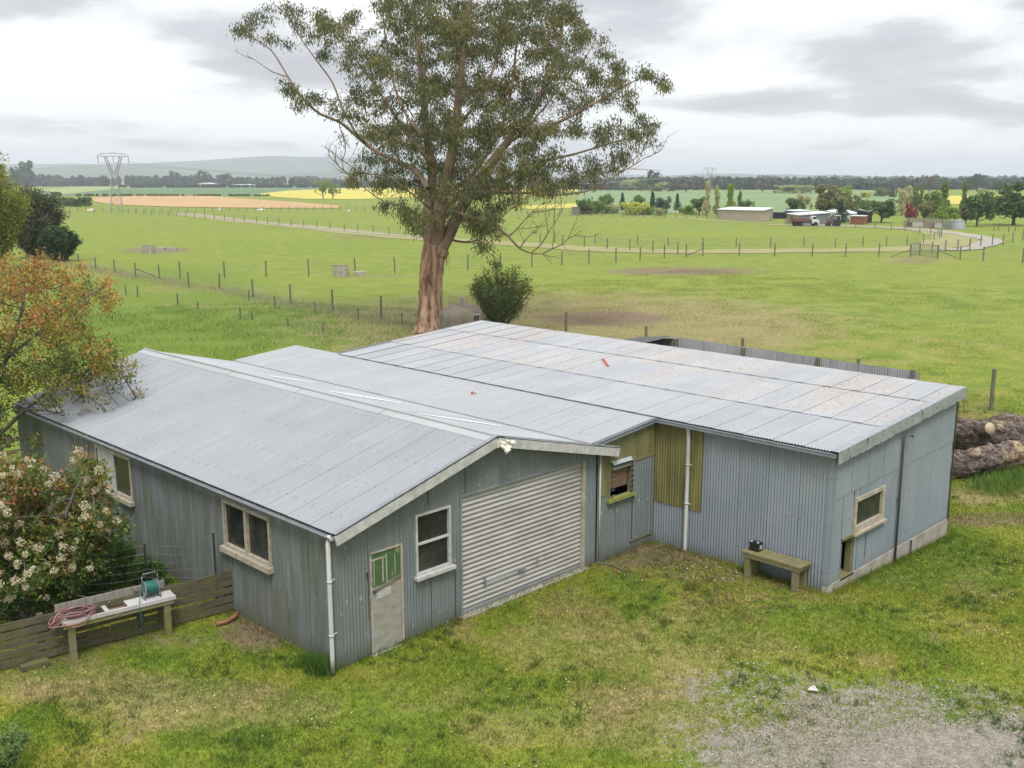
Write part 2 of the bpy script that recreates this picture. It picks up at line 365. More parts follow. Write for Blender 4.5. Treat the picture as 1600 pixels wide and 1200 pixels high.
def ground_shader(t, b, blades=False):
    o = coords(t, 'Object')
    at_ = N(t, 'ShaderNodeAttribute', attribute_name='soil'); sp = N(t, 'ShaderNodeSeparateColor'); L(t, at_.outputs['Color'], sp.inputs[0])
    at2 = N(t, 'ShaderNodeAttribute', attribute_name='lush')
    so_ = N(t, 'ShaderNodeSeparateXYZ'); L(t, o, so_.inputs[0])
    big = noise(t, o, .035, 5, .6); mid = noise(t, o, .55, 6, .62, .4); fine = noise(t, o, 5., 5, .7); tiny = noise(t, o, 42., 3, .7); blot = noise(t, coords(t, 'Object', (1, 1, 1), (13, 7, 0)), .22, 5, .6, .5)
    # distance from the sheds decides lawn or pasture
    ln = N(t, 'ShaderNodeVectorMath', operation='LENGTH'); L(t, o, ln.inputs[0])
    far = ramp(t, math_(t, 'DIVIDE', ln.outputs['Value'], 100.), [(.26, 0.), (.5, 1.)])
    lawn = ramp(t, mid, [(.34, (.066, .122, .013)), (.47, (.135, .182, .020)), (.59, (.20, .208, .030)), (.72, (.29, .235, .088))])
    past = ramp(t, mid, [(.3, (.118, .170, .024)), (.5, (.172, .218, .034)), (.7, (.225, .24, .052))])
    past = mix(t, math_(t, 'MULTIPLY', ramp(t, blot, [(.44, 0.), (.62, 1.)]), .4), past, (.13, .175, .04))
    past = mix(t, math_(t, 'MULTIPLY', ramp(t, noise(t, coords(t, 'Object', (1, 1, 1), (5, 3, 0)), 1.6, 4, .65), [(.56, 0.), (.66, 1.)]), .45), past, (.08, .135, .02))
    c = mix(t, far, lawn, past)
    lm = math_(t, 'ADD', at2.outputs['Fac'], math_(t, 'MULTIPLY', math_(t, 'SUBTRACT', mid, .5), 1.1))
    c = mix(t, math_(t, 'MULTIPLY', ramp(t, lm, [(.3, 0.), (.75, 1.)]), .8), c, ramp(t, fine, [(.3, (.062, .120, .014)), (.7, (.138, .205, .024))]))
    c = mix(t, ramp(t, big, [(.4, 0.), (.7, .35)]), c, (.22, .25, .035))
    dm = math_(t, 'ADD', sp.outputs[1], math_(t, 'MULTIPLY', math_(t, 'SUBTRACT', mid, .5), 1.6))
    c = mix(t, math_(t, 'MULTIPLY', ramp(t, dm, [(.25, 0.), (.8, 1.)]), .75), c, ramp(t, fine, [(.3, (.19, .165, .075)), (.7, (.33, .255, .135))]))
    mm = math_(t, 'ADD', sp.outputs[0], math_(t, 'MULTIPLY', math_(t, 'SUBTRACT', fine, .5), 1.3))
    c = mix(t, math_(t, 'MULTIPLY', ramp(t, mm, [(.3, 0.), (.75, 1.)]), .9), c, ramp(t, tiny, [(.3, (.11, .078, .048)), (.7, (.24, .175, .125))]))
    gm = math_(t, 'ADD', sp.outputs[2], math_(t, 'MULTIPLY', math_(t, 'SUBTRACT', math_(t, 'ADD', math_(t, 'MULTIPLY', fine, .6), math_(t, 'MULTIPLY', mid, .4)), .5), 1.9))
    gf = ramp(t, gm, [(.38, 0.), (.62, 1.)])
    if not blades:
        vor = N(t, 'ShaderNodeTexVoronoi', i_Scale=38.); L(t, o, vor.inputs['Vector'])
        gc = mix(t, .5, ramp(t, vor.outputs['Color'], [(0., (.16, .142, .115)), (1., (.29, .265, .22))]), ramp(t, fine, [(.3, .75), (.7, 1.1)]), 'MULTIPLY')
        c = mix(t, gf, c, gc)
    c = mix(t, .85, c, ramp(t, fine, [(.28, .66), (.72, 1.28)]), 'MULTIPLY')
    c = mix(t, .85, c, ramp(t, tiny, [(.25, .52), (.75, 1.38)]), 'MULTIPLY')
    L(t, c, b.inputs['Base Color']); b.inputs['Roughness'].default_value = .9; b.inputs['Specular IOR Level'].default_value = .15
    return fine, tiny
fi, ti = ground_shader(t, b)
h = math_(t, 'ADD', fi, math_(t, 'MULTIPLY', ti, .5)); bump(t, b, h, .5, .06)
go = fastmesh('ground', gP, gF, ground_mat, smooth=True)
ca = go.data.color_attributes.new('soil', 'FLOAT_COLOR', 'POINT'); ca.data.foreach_set('color', np.concatenate([att[:, :3], np.ones((len(gP), 1))], 1).astype(np.float32).ravel())
fa = go.data.attributes.new('lush', 'FLOAT', 'POINT'); fa.data.foreach_set('value', att[:, 3].astype(np.float32))
tag(go, kind='structure')

def poly_sheet(name, pts, z, mat, label=None, sub=0):
    P = [at(x, y) for x, y in pts]; mb = MB(); i0 = len(mb.v)
    mb.v = [(p[0], p[1], z) for p in P]; mb.uv = [(p[0], p[1]) for p in P]; mb.f = [tuple(range(len(P)))]; mb.m = [0]
    o = mb.build(name, mat); tag(o, label, kind='structure')
    if o.data.polygons[0].normal.z < 0: o.data.flip_normals()
    return o
F_TAN = simple('ploughed_soil', (.42, .27, .13), (.33, .21, .10), .05, .95, (1, 1, 1), 0, .3, .7)
F_YEL = simple('canola_flower', (.50, .40, .04), (.34, .33, .07), .03, .9, (1, 1, 1), 0, .3, .7)
F_GRN = simple('green_crop', (.12, .19, .075), (.155, .22, .09), .01, .95)
F_LGT = simple('pale_pasture', (.19, .24, .08), (.24, .27, .10), .01, .95)
F_DRK = simple('dark_crop', (.07, .13, .055), (.09, .15, .06), .02, .95)
poly_sheet('field', [(60, 296), (260, 289), (500, 289), (950, 290), (1000, 300), (600, 304), (300, 306), (60, 306)], .06, F_DRK, 'dark green crop field below the distant hills')
poly_sheet('field', [(60, 297), (150, 289.5), (250, 289.5), (172, 296), (95, 304)], .12, F_LGT, 'pale pasture strip on the far left')
poly_sheet('field', [(395, 304), (450, 298), (560, 293.5), (760, 294), (905, 295.5), (905, 299.5), (760, 300.5), (660, 307), (560, 312), (480, 311.5), (430, 308)], .16, F_YEL, 'yellow canola field behind the big tree')
poly_sheet('field', [(795, 323), (905, 318), (905, 325), (830, 327)], .12, F_YEL, 'small yellow canola field to the right of the big tree')
poly_sheet('field', [(1430, 307), (1700, 303), (1700, 318), (1430, 320)], .12, F_YEL, 'yellow canola field behind the farmyard trees')
poly_sheet('field', [(903, 299), (1120, 297), (1420, 296), (1420, 330), (1100, 333), (903, 333)], .08, F_GRN, 'green crop field beyond the farmyard')
poly_sheet('field', [(138, 309), (220, 306), (330, 306.5), (400, 312), (460, 316), (532, 322), (528, 325.5), (400, 325.5), (260, 323.5), (180, 320.5), (150, 316)], .14, F_TAN, 'tan ploughed field beside the pylon')
F_GRAV = simple('gravel_road', (.30, .28, .25), (.25, .23, .19), .6, .95, (1, 1, 1), .1)
F_VERGE = simple('dry_verge', (.26, .24, .11), (.20, .20, .07), .35, .95, (1, 1, 1), .1)
def ribbon(name, pts, w, z, mat, label):
    P = np.array([at(x, y)[:2] for x, y in pts]); Q = []
    for i in range(len(P)-1):
        for k in range(6):
            tt = k/6; p0, p1, p2, p3 = P[max(i-1, 0)], P[i], P[i+1], P[min(i+2, len(P)-1)]
            Q.append(.5*((2*p1)+(-p0+p2)*tt+(2*p0-5*p1+4*p2-p3)*tt*tt+(-p0+3*p1-3*p2+p3)*tt**3))
    Q.append(P[-1]); Q = np.array(Q); mb = MB(); T = np.gradient(Q, axis=0); T /= np.linalg.norm(T, axis=1)[:, None]; Nn = np.stack([-T[:, 1], T[:, 0]], 1)
    ww = w*(1+.12*np.sin(np.arange(len(Q))*1.3)+.1*np.sin(np.arange(len(Q))*.57))
    for i in range(len(Q)-1):
        a, b2 = Q[i]-Nn[i]*ww[i], Q[i]+Nn[i]*ww[i]; c, d = Q[i+1]+Nn[i+1]*ww[i+1], Q[i+1]-Nn[i+1]*ww[i+1]
        mb.quad((*a, z), (*d, z), (*c, z), (*b2, z))
    return tag(mb.build(name, mat), label, kind='structure')
TRK = [(285, 334), (380, 346), (480, 355), (600, 368), (700, 375), (800, 381), (960, 391), (1100, 393.5), (1230, 392), (1350, 391), (1440, 388)]
ribbon('track_verge', TRK+[(1475, 381), (1492, 374), (1485, 367), (1455, 360.5), (1400, 356.5), (1330, 354), (1200, 351)], 3.4, .05, F_VERGE, 'dry grassy verge of the farm track')
ribbon('gravel_track', [(1475, 391), (1515, 389), (1540, 382), (1551, 376.5), (1530, 371), (1490, 364.5), (1440, 359.5), (1385, 355.5), (1330, 353), (1230, 351)], 1.5, .09, F_GRAV, 'pale gravel farm track curving in front of the farmyard')
ribbon('gravel_track', [(270, 333), (310, 336.5), (360, 342.5), (420, 349), (500, 357), (580, 365), (700, 374)], .9, .09, F_GRAV, 'pale gravel farm track crossing the far paddock')
poly_sheet('verge', [(1440, 388), (1500, 381), (1530, 376), (1490, 369), (1475, 374), (1478, 380)], .07, F_VERGE, 'dry grass inside the bend of the track')
ribbon('track_verge', [(780, 335), (905, 336), (1050, 340), (1120, 345), (1210, 349)], 1.6, .05, F_VERGE, 'pale strip below the shelter trees')

# hills
HILLM = simple('hill', (.05, .075, .04), (.08, .10, .05), .002, .95)
def hills(name, label, x0, x1, y0, base, d, tops, thick):
    """a rolling ridge: tops is [(px, py)] of its skyline at depth d"""
    xs = np.linspace(x0, x1, 120); ty = np.interp(xs, [p[0] for p in tops], [p[1] for p in tops])
    rr = np.random.default_rng(int(d)); sm = lambda m: np.interp(np.linspace(0, 1, len(xs)), np.linspace(0, 1, m), rr.normal(size=m))
    ty = ty+.9*sm(14)+.35*sm(40); gul = np.array([sm(30) for _ in range(9)])
    V = []; nk = 9
    for x, y in zip(xs, ty):
        zt = atd(x, y, d)[2]; f = atd(x, 600, d); dirv = (f[:2]-CAM[:2])/np.linalg.norm(f[:2]-CAM[:2])
        for k in range(nk):
            s_ = (k/(nk-1)-.5)*2; z = max(zt, 0)*math.cos(s_*PI/2)**1.3-8*abs(s_)
            p = atd(x, 280, d)[:2]+dirv*s_*thick; V.append((p[0], p[1], z*(1+.10*gul[k][min(int((x-x0)/(x1-x0)*119), 119)]*(1 if k != 4 else 0))))
    V = np.array(V); I = np.arange(len(V)).reshape(len(xs), nk)
    Fq = np.stack([I[:-1, :-1].ravel(), I[1:, :-1].ravel(), I[1:, 1:].ravel(), I[:-1, 1:].ravel()], 1)
    return tag(fastmesh(name, V, Fq, HILLM, smooth=True), label, kind='structure')
hills('hills', 'blue hills beyond the left fields', -900, 800, 0, 0, 4000, [(-900, 262), (-100, 262), (60, 262), (150, 256), (240, 263), (330, 272), (420, 274), (520, 266), (640, 270), (800, 277)], 900)
hills('hills', 'pale cloud covered range behind the left hills', -200, 1100, 0, 0, 5400, [(-200, 258), (200, 256), (330, 250), (430, 244), (520, 246), (640, 252), (800, 260), (1000, 275), (1100, 279)], 800)
hills('hills', 'low faint ridge on the right horizon', 900, 2200, 0, 0, 4600, [(900, 277), (1060, 273), (1150, 271), (1300, 274), (1500, 275), (1700, 273), (2200, 274)], 800)
# ------------------------------------------------------------------ garage
FACE = {'front': (lambda u, z, n: (u, -n, z)), 'left': (lambda u, z, n: (-n, u, z)), 'cfront': (lambda u, z, n: (u, -4.73-n, z)),
        'cleft': (lambda u, z, n: (9.42-n, u, z)), 'bfront': (lambda u, z, n: (u, -.05-n, z))}
def fbox(mb, face, u0, u1, z0, z1, n0, n1, m=0):
    P = [FACE[face](*k) for k in ((u0, z0, n0), (u1, z0, n0), (u1, z0, n1), (u0, z0, n1), (u0, z1, n0), (u1, z1, n0), (u1, z1, n1), (u0, z1, n1))]
    for q in ((0, 1, 2, 3), (4, 7, 6, 5), (0, 4, 5, 1), (1, 5, 6, 2), (2, 6, 7, 3), (3, 7, 4, 0)): mb.quad(*[P[i] for i in q], m=m)
def part(name, mat, parent, fn, label=None, smooth=False):
    mb = MB(); fn(mb); o = mb.build(name, mat, parent, smooth); return tag(o, label)
def window(parent, face, u0, u1, z0, z1, mat, fw=.06, mull=(), trans=(), sill=.07, sillh=.06, board=None, label=None, sashw=.035):
    def fr(mb):
        fbox(mb, face, u0-fw, u0, z0-fw, z1+fw, -.06, .035); fbox(mb, face, u1, u1+fw, z0-fw, z1+fw, -.06, .035)
        fbox(mb, face, u0, u1, z1, z1+fw, -.06, .033); fbox(mb, face, u0, u1, z0-fw, z0, -.06, .033)
        for m_ in mull: fbox(mb, face, m_-sashw, m_+sashw, z0, z1, -.05, .03)
        for z_ in trans: fbox(mb, face, u0, u1, z_-.02, z_+.02, -.045, .012)
    w = part('window', mat, parent, fr, label)
    part('pane', DIRTYG, w, lambda mb: fbox(mb, face, u0, u1, z0, z1, -.05, -.035))
    if sill: part('sill', mat, w, lambda mb: fbox(mb, face, u0-fw-.05, u1+fw+.05, z0-fw-sillh, z0-fw-.002, -.03, sill+.03))
    if board: part('board', WHITEP, w, lambda mb: fbox(mb, face, board[0], board[1], z0+.01, z1-.01, -.034, .0), 'pale board covering half the window')
    return w
G = thing('gabled_garage', 'grey green corrugated iron garage with gabled roof and beige roller door', 'garage', (3.6, 7.5, 0))
sA = 1.04/3.88; nA = np.array([-sA, 0, 1.])/math.hypot(1, sA); vA = np.array([1, 0, sA])/math.hypot(1, sA)
sB = .96/3.86; nB = np.array([sB, 0, 1.])/math.hypot(1, sB); vB = np.array([-1, 0, sB])/math.hypot(1, sB)
topA = lambda x: min(2.66+x*sA, 3.70-(x-3.88)*sB)-.035
part('front_wall', WALL_A, G, lambda mb: corr(mb, (0, 0, 0), (1, 0, 0), (0, 0, 1), (0, -1, 0), 7.28, lambda u: float(gz(u, 0))-.02, topA,
     [(.83, 1.56, -.3, 1.98), (1.93, 2.80, 1.24, 2.46), (3.12, 6.82, -.3, 2.56)]))
part('side_wall', WALL_L, G, lambda mb: corr(mb, (0, 0, 0), (0, 1, 0), (0, 0, 1), (-1, 0, 0), 15.05, -.04, 2.63,
     [(2.03, 3.8, 1.40, 2.36), (7.97, 9.9, 1.38, 2.40)], amp=.009))
part('back_wall', WALL_A, G, lambda mb: corr(mb, (0, 15.05, 0), (1, 0, 0), (0, 0, 1), (0, 1, 0), 7.28, -.05, topA, seg=6))
part('inner_wall', WALL_A, G, lambda mb: corr(mb, (7.28, 0, 0), (0, 1, 0), (0, 0, 1), (1, 0, 0), 15.05, -.05, 2.83, seg=4))
rl = math.hypot(3.96, 3.96*sA)
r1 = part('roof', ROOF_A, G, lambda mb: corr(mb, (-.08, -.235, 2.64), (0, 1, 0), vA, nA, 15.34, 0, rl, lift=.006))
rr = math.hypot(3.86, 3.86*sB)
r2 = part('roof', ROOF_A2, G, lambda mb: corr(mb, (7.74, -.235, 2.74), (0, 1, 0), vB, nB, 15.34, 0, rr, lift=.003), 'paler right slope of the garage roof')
def ridge(mb):
    for s, v, n in ((-1, vA, nA), (1, vB, nB)):
        d = -v; apex = np.array([3.88, 0, 3.725])
        for y0, y1 in ((-.25, 3.3), (3.26, 6.6), (6.56, 9.9), (9.86, 13.2), (13.16, 15.13)):
            a = apex+np.array([0, y0, 0]); e = apex+np.array([0, y1, 0]); w = .24; mb.quad(a, e, e+d*w+n*-.004, a+d*w+n*-.004)
            mb.quad(a+d*w-n*.004, e+d*w-n*.004, e+d*(w+.012)-n*.028, a+d*(w+.012)-n*.028)
    mb.tube([(3.88, -.25, 3.735), (3.88, 7, 3.735), (3.88, 15.13, 3.735)], .028, 8)
part('ridge_cap', sheet('pale_ridge_cap', (.32, .33, .345), (.36, .37, .375), .1, nails=False, lap=3.3), r1, ridge)
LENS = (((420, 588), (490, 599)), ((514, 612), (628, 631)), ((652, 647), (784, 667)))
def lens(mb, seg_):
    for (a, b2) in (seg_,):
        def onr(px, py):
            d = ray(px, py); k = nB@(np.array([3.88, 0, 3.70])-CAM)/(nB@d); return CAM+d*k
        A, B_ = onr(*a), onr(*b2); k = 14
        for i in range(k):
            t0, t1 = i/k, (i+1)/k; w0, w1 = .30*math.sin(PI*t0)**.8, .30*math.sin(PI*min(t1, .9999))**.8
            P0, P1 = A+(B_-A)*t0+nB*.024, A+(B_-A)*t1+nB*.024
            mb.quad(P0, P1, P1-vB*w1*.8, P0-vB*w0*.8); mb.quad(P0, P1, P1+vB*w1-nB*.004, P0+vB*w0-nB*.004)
SHEENF = simple('painted_sheen_flashing', (.86, .87, .88), (.80, .81, .82), 2, .35)  # even near-white colour stands in for the strips reflecting the sky
for sg in LENS: part('flashing_patch', SHEENF, r2, lambda mb: lens(mb, sg), 'curled flashing strip with its sky sheen painted pale')
part('barge_board', WHITEP, G, lambda mb: (mb.bar((-.10, -.262, 2.535), (3.885, -.262, 3.60), .035, .19, up=(0, 0, 1))))
part('barge_board', WHITEP, G, lambda mb: (mb.bar((3.885, -.264, 3.60), (7.78, -.264, 2.635), .035, .19)))
part('barge_flashing', ZINC, G, lambda mb: (mb.bar((-.12, -.24, 2.672), (3.88, -.24, 3.738), .10, .018), mb.bar((3.88, -.242, 3.738), (7.80, -.242, 2.765), .10, .018)))
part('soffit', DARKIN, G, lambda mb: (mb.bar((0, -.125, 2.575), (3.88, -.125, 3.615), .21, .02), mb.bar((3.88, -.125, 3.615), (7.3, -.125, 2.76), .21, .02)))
def gut(mb):
    n = 7
    for y0, y1 in ((-.2, 15.1),):
        P = [(-.085-.055+.055*math.cos(a), .0, 2.60+.06*math.sin(a)) for a in np.linspace(PI, 2*PI, n)]
        P = [(p[0], p[2]) for p in P]+[(-.135-.06, 2.62)][:0]
        for (xa, za), (xb, zb) in zip(P[:-1], P[1:]): mb.quad((xa, y0, za), (xa, y1, za), (xb, y1, zb), (xb, y0, zb))
    mb.box((-.198, 7.45, 2.603), (.012, 15.3, .02))
part('gutter', ZINC, G, gut)
def dp(mb):
    mb.tube([(-.09, -.06, 2.60), (-.145, -.09, 2.45), (-.145, -.09, .3), (-.15, -.10, -.02)], .043, 10)
    for z in (1.75, .72): mb.tube([(-.145, -.09, z-.02), (-.145, -.09, z+.02)], .052, 10); mb.bar((-.145, -.09, z), (-.0, -.05, z), .012, .02)
part('downpipe', PVC, G, dp, 'white pipe at the near corner', True)
part('downpipe', PVC, G, lambda mb: mb.tube([(7.33, -.09, 2.75), (7.33, -.09, -.02)], .022, 8), 'thin white pipe beside the roller door', True)
part('corner_flashing', WALL_A, G, lambda mb: (mb.box((-.017, .03, 1.28), (.006, .11, 2.6)), mb.box((.035, -.018, 1.28), (.11, .006, 2.6))))
# door
DOORLOW = simple('bleached_door_board', (.30, .29, .25), (.20, .19, .15), 3.2, .8, (1, 1, 3), .15, .35, .75)
DG, t, b = newmat('peeling_green_paint')
nn = noise(t, coords(t, 'Object', (5, 5, 1.6)), 2.2, 6, .7); L(t, ramp(t, nn, [(.40, (.045, .10, .035)), (.56, (.06, .12, .04)), (.60, (.20, .20, .13)), (.75, (.24, .22, .16))]), b.inputs['Base Color']); b.inputs['Roughness'].default_value = .6
def door(mb):
    fbox(mb, 'front', .85, 1.54, .0, 1.30, -.03, .005)
D = part('door', DOORLOW, G, door, 'bleached board door with peeling green top')
part('upper_panel', DG, D, lambda mb: fbox(mb, 'front', .85, 1.54, 1.302, 1.96, -.03, .0))
def beads(mb):
    for u0, u1, z0, z1 in ((.86, 1.20, 1.83, 1.86), (1.10, 1.13, 1.36, 1.83), (1.19, 1.215, 1.33, 1.90), (.90, .915, 1.34, 1.83), (1.40, 1.412, 1.42, 1.84)): fbox(mb, 'front', u0, u1, z0, z1, .0, .014)
part('bead', CREAMP, D, beads)
def rail(mb):
    mb.bar((.87, -.012, 1.22), (1.53, -.012, 1.37), .02, .07)
part('rail', simple('weathered_rail', (.17, .165, .11), (.10, .11, .06), 8, .8), D, rail)
part('plate', WHITEP, D, lambda mb: fbox(mb, 'front', .94, 1.29, 1.06, 1.23, .004, .011), 'white blank plate')
part('handle', DARKMETAL, D, lambda mb: (mb.tube([(.885, -.01, 1.24), (.885, -.06, 1.24), (.93, -.07, 1.23)], .016, 8),))
part('door_frame', CREAMP, G, lambda mb: (fbox(mb, 'front', 1.545, 1.585, 0, 1.97, -.04, .028), fbox(mb, 'front', .815, .848, 0, 1.97, -.04, .022), fbox(mb, 'front', .815, 1.585, 1.972, 2.0, -.04, .024, 0)))
part('doorstep', CONC, G, lambda mb: fbox(mb, 'front', .78, 1.64, -.10, -.012, -.1, .09))
part('latch', DARKMETAL, G, lambda mb: (mb.box((.74, -.03, 1.60), (.03, .02, .11)), mb.tube([(.745, -.032, 1.56), (.745, -.03, 1.1), (.75, -.026, .7)], .005, 5)))
window(G, 'front', 1.96, 2.77, 1.28, 2.43, WHITEP, .045, (), (1.86,), .09, .07, label='white framed two pane window')
window(G, 'left', 2.09, 3.74, 1.46, 2.33, CREAMP, .06, (2.93,), (), .09, .11, sashw=.05, label='cream framed double window')
window(G, 'left', 8.03, 9.84, 1.44, 2.36, CREAMP, .06, (), (), .09, .10, board=(8.92, 9.80), label='cream framed window half boarded over')
def roller(mb):
    corr(mb, (3.13, .05, .06), (0, 0, 1), (1, 0, 0), (0, -1, 0), 2.5, 0, 3.68, pitch=.104, amp=.015, seg=10, lap=99, lift=0)
RD = part('roller_door', ROLLER, G, roller)
part('bottom_rail', ZINC, RD, lambda mb: fbox(mb, 'front', 3.13, 6.81, .045, .10, -.06, -.02))
def hd(mb):
    mb.tube([(3.75, .0, .58), (4.9, .0, .565)], .012, 6); mb.box((3.78, .01, .55), (.06, .03, .12)); mb.box((3.76, .0, .66), (.02, .03, .10))
    mb.box((4.86, .0, .56), (.20, .03, .05)); mb.tube([(4.8, 0, .52), (4.95, -.02, .50), (4.97, -.02, .57)], .010, 6); mb.box((5.35, .0, .62), (.015, .03, .10)); mb.box((5.36, .0, .58), (.06, .03, .02))
part('handle', ZINC, RD, hd)
part('guide', CREAMP, G, lambda mb: (fbox(mb, 'front', 6.815, 6.86, 0, 2.56, -.1, .03), fbox(mb, 'front', 6.875, 6.90, 0, 2.5, -.02, .025)))
part('guide', ZINC, G, lambda mb: fbox(mb, 'front', 3.085, 3.125, 0, 2.56, -.1, .02))
part('lintel', ZINC, G, lambda mb: fbox(mb, 'front', 3.10, 6.84, 2.562, 2.60, -.1, .014))
part('concrete_sill', CONC, G, lambda mb: fbox(mb, 'front', 3.05, 6.95, -.12, .035, -.25, .13))
for u, z0, z1 in ((2.25, 2.62, 3.05), (3.22, 2.62, 3.42), (2.92, .02, 1.12), (2.28, .02, 1.1)): part('sheet_joint', DARKMETAL, G, lambda mb: fbox(mb, 'front', u, u+.012, z0, z1, .012, .018))
FL = part('floodlight', simple('cream_lamp_casing', (.55, .52, .44), (.45, .42, .35), 6, .4), G, lambda mb: (mb.box((3.90, -.29, 3.56), (.11, .03, .13)), mb.tube([(3.93, -.30, 3.60), (4.03, -.38, 3.55)], .04, 10), mb.tube([(3.93, -.31, 3.54), (3.98, -.42, 3.46)], .045, 10), mb.tube([(4.05, -.33, 3.62), (4.14, -.40, 3.58)], .022, 8)), None, True)
part('lamp_head', simple('lamp_reflector', (.62, .6, .52), (.5, .48, .4), 6, .25), FL, lambda mb: (mb.tube([(3.97, -.41, 3.47), (4.0, -.47, 3.41)], [.055, .075], 12), mb.tube([(4.13, -.39, 3.59), (4.19, -.45, 3.55)], [.04, .06], 12), mb.tube([(4.02, -.36, 3.52), (4.07, -.45, 3.46)], [.045, .065], 12)), None, True)

# ------------------------------------------------------------------ flat roofed shed
H = thing('flat_roofed_shed', 'long blue grey corrugated shed with a low sloping roof joined to the garage', 'shed', (12.5, 4, 0))
sb = .22/2.43; vb = np.array([1, 0, sb])/math.hypot(1, sb); nb_ = np.array([-sb, 0, 1])/math.hypot(1, sb)
ROOFB = part('roof', ROOF_B, H, lambda mb: corr(mb, (6.98, -.12, 2.958), (0, 1, 0), vb, nb_, 15.42, 0, 2.44), 'middle strip of smooth grey roofing')
sc_ = .425/6.46; vc = np.array([1, 0, sc_])/math.hypot(1, sc_); nc = np.array([-sc_, 0, 1])/math.hypot(1, sc_)
def roofc(mb):
    for k, (a, b2) in enumerate(((0, 2.32), (2.2, 4.82), (4.7, 6.52))):
        corr(mb, np.array([9.30, -4.84, 3.20])+nc*(.014*k), (0, 1, 0), vc, nc, 17.6, a, b2, m=0 if k == 0 else 1, lift=.010, u0=.2*k, seg=6)
part('roof', [ROOF_C1, ROOF_C2], H, roofc, 'wide rust speckled roof of lapped old sheets')
topC = lambda u: 3.16+u*sc_
part('front_wall', WALL_C, H, lambda mb: (corr(mb, (9.42, -4.73, 0), (1, 0, 0), (0, 0, 1), (0, -1, 0), 6.21, .2, lambda u: min(topC(u), 2.13+.026*u), [(.97, 2.45, 1.12, 1.93), (.52, 1.10, .18, 1.10)], u0=.3),
     corr(mb, (9.42, -4.742, 0), (1, 0, 0), (0, 0, 1), (0, -1, 0), 6.21, lambda u: 2.10+.026*u, topC)))
part('side_wall', WALL_C, H, lambda mb: corr(mb, (9.42, -4.73, 0), (0, 1, 0), (0, 0, 1), (-1, 0, 0), 4.70, lambda u: float(gz(9.3, -4.73+u))-.01, 3.17))
part('back_wall', WALL_C, H, lambda mb: corr(mb, (15.63, -4.73, 0), (0, 1, 0), (0, 0, 1), (1, 0, 0), 17.4, -.3, 3.55, seg=4))
part('end_wall', WALL_C, H, lambda mb: corr(mb, (7.3, 12.68, 0), (1, 0, 0), (0, 0, 1), (0, 1, 0), 8.3, -.1, lambda u: min(2.93+u*sb, 3.13) if u < 2.1 else 3.10+(u-2.1)*sc_, seg=4))
topB = lambda u: 2.935+(7.28+u-6.98)*sb
part('recessed_wall', WALL_A, H, lambda mb: corr(mb, (7.28, -.05, 0), (1, 0, 0), (0, 0, 1), (0, -1, 0), 2.13, lambda u: .0, topB, [(.42, 1.2, 1.52, 2.40)], u0=.1))
# mossy see-through sheets
def yb(mb):
    corr(mb, (7.30, -.067, 0), (1, 0, 0), (0, 0, 1), (0, -1, 0), 2.1, lambda u: 1.61 if u < .36 else (2.42 if u < 1.24 else 2.23), lambda u: topB(u)-.02, lift=.003)
part('translucent_panel', YELLOW, H, yb, 'yellow green mossy sheets above the louvre window')
def yc(mb):
    corr(mb, (9.402, -1.46, 0), (0, 1, 0), (0, 0, 1), (-1, 0, 0), 1.40, lambda u: 1.09-.02*u, 3.15, lift=.003, lap=.72)
part('translucent_panel', YELLOW, H, yc, 'yellow green mossy sheets either side of the white pipe')
part('patch_sheet', WALL_A, H, lambda mb: corr(mb, (8.55, -.072, 0), (1, 0, 0), (0, 0, 1), (0, -1, 0), .80, .28, 2.24, pitch=.10, amp=.012, lift=0), 'full height patch sheet with wider ribs')
part('patch_trim', MOSSW, H, lambda mb: (fbox(mb, 'bfront', 8.5, 9.36, .24, .275, .0, .03), fbox(mb, 'bfront', 8.5, 9.38, 2.235, 2.265, .0, .04), fbox(mb, 'bfront', 9.352, 9.385, .27, 2.23, .0, .03)))
# louvre window
LW = part('louvre_window', MOSSW, H, lambda mb: (fbox(mb, 'bfront', 7.64, 7.70, 1.50, 2.44, -.06, .04), fbox(mb, 'bfront', 8.46, 8.52, 1.50, 2.44, -.06, .04), fbox(mb, 'bfront', 7.70, 8.46, 2.38, 2.44, -.06, .04)), 'green mossy louvre window with missing blades')
part('sill', simple('bright_mossy_sill', (.25, .26, .05), (.18, .18, .05), 6, .9), LW, lambda mb: fbox(mb, 'bfront', 7.60, 8.58, 1.42, 1.50, -.05, .11))
for i in range(7):
    z = 1.56+i*.125
    for u0, u1 in ((7.695, 7.74), (8.42, 8.50)): part('clip', ZINC, LW, lambda mb: mb.bar(FACE['bfront'](u0, z+.03, .09), FACE['bfront'](u1, z+.03, .09), .10, .012, up=(0, .6, 1)))
part('blade', simple('frosted_louvre', (.38, .42, .42), (.25, .28, .27), 5, .3), LW, lambda mb: mb.bar((7.72, -.12, 2.36), (8.45, -.12, 2.36), .13, .008, up=(0, -.8, 1)))
part('blade', simple('dull_louvre', (.13, .16, .12), (.09, .11, .08), 5, .4), LW, lambda mb: mb.bar((7.72, -.10, 2.24), (8.45, -.10, 2.24), .13, .008, up=(0, -1.6, 1)))
part('board', PLY, LW, lambda mb: fbox(mb, 'bfront', 7.72, 8.40, 1.70, 2.22, -.045, -.03), 'brown board behind the louvres')
part('front_flashing', ZINC, H, lambda mb: (mb.bar((7.05, -.135, 2.915), (9.40, -.135, 3.128), .03, .15, 0), mb.bar((7.05, -.165, 2.955), (9.40, -.165, 3.168), .03, .03), mb.bar((7.05, -.165, 2.885), (9.40, -.165, 3.098), .03, .03)))
part('wall_flashing', ZINC, H, lambda mb: mb.quad((6.90, -.1, 2.955), (6.90, 15.2, 2.955), (7.02, 15.2, 2.952), (7.02, -.1, 2.952)))
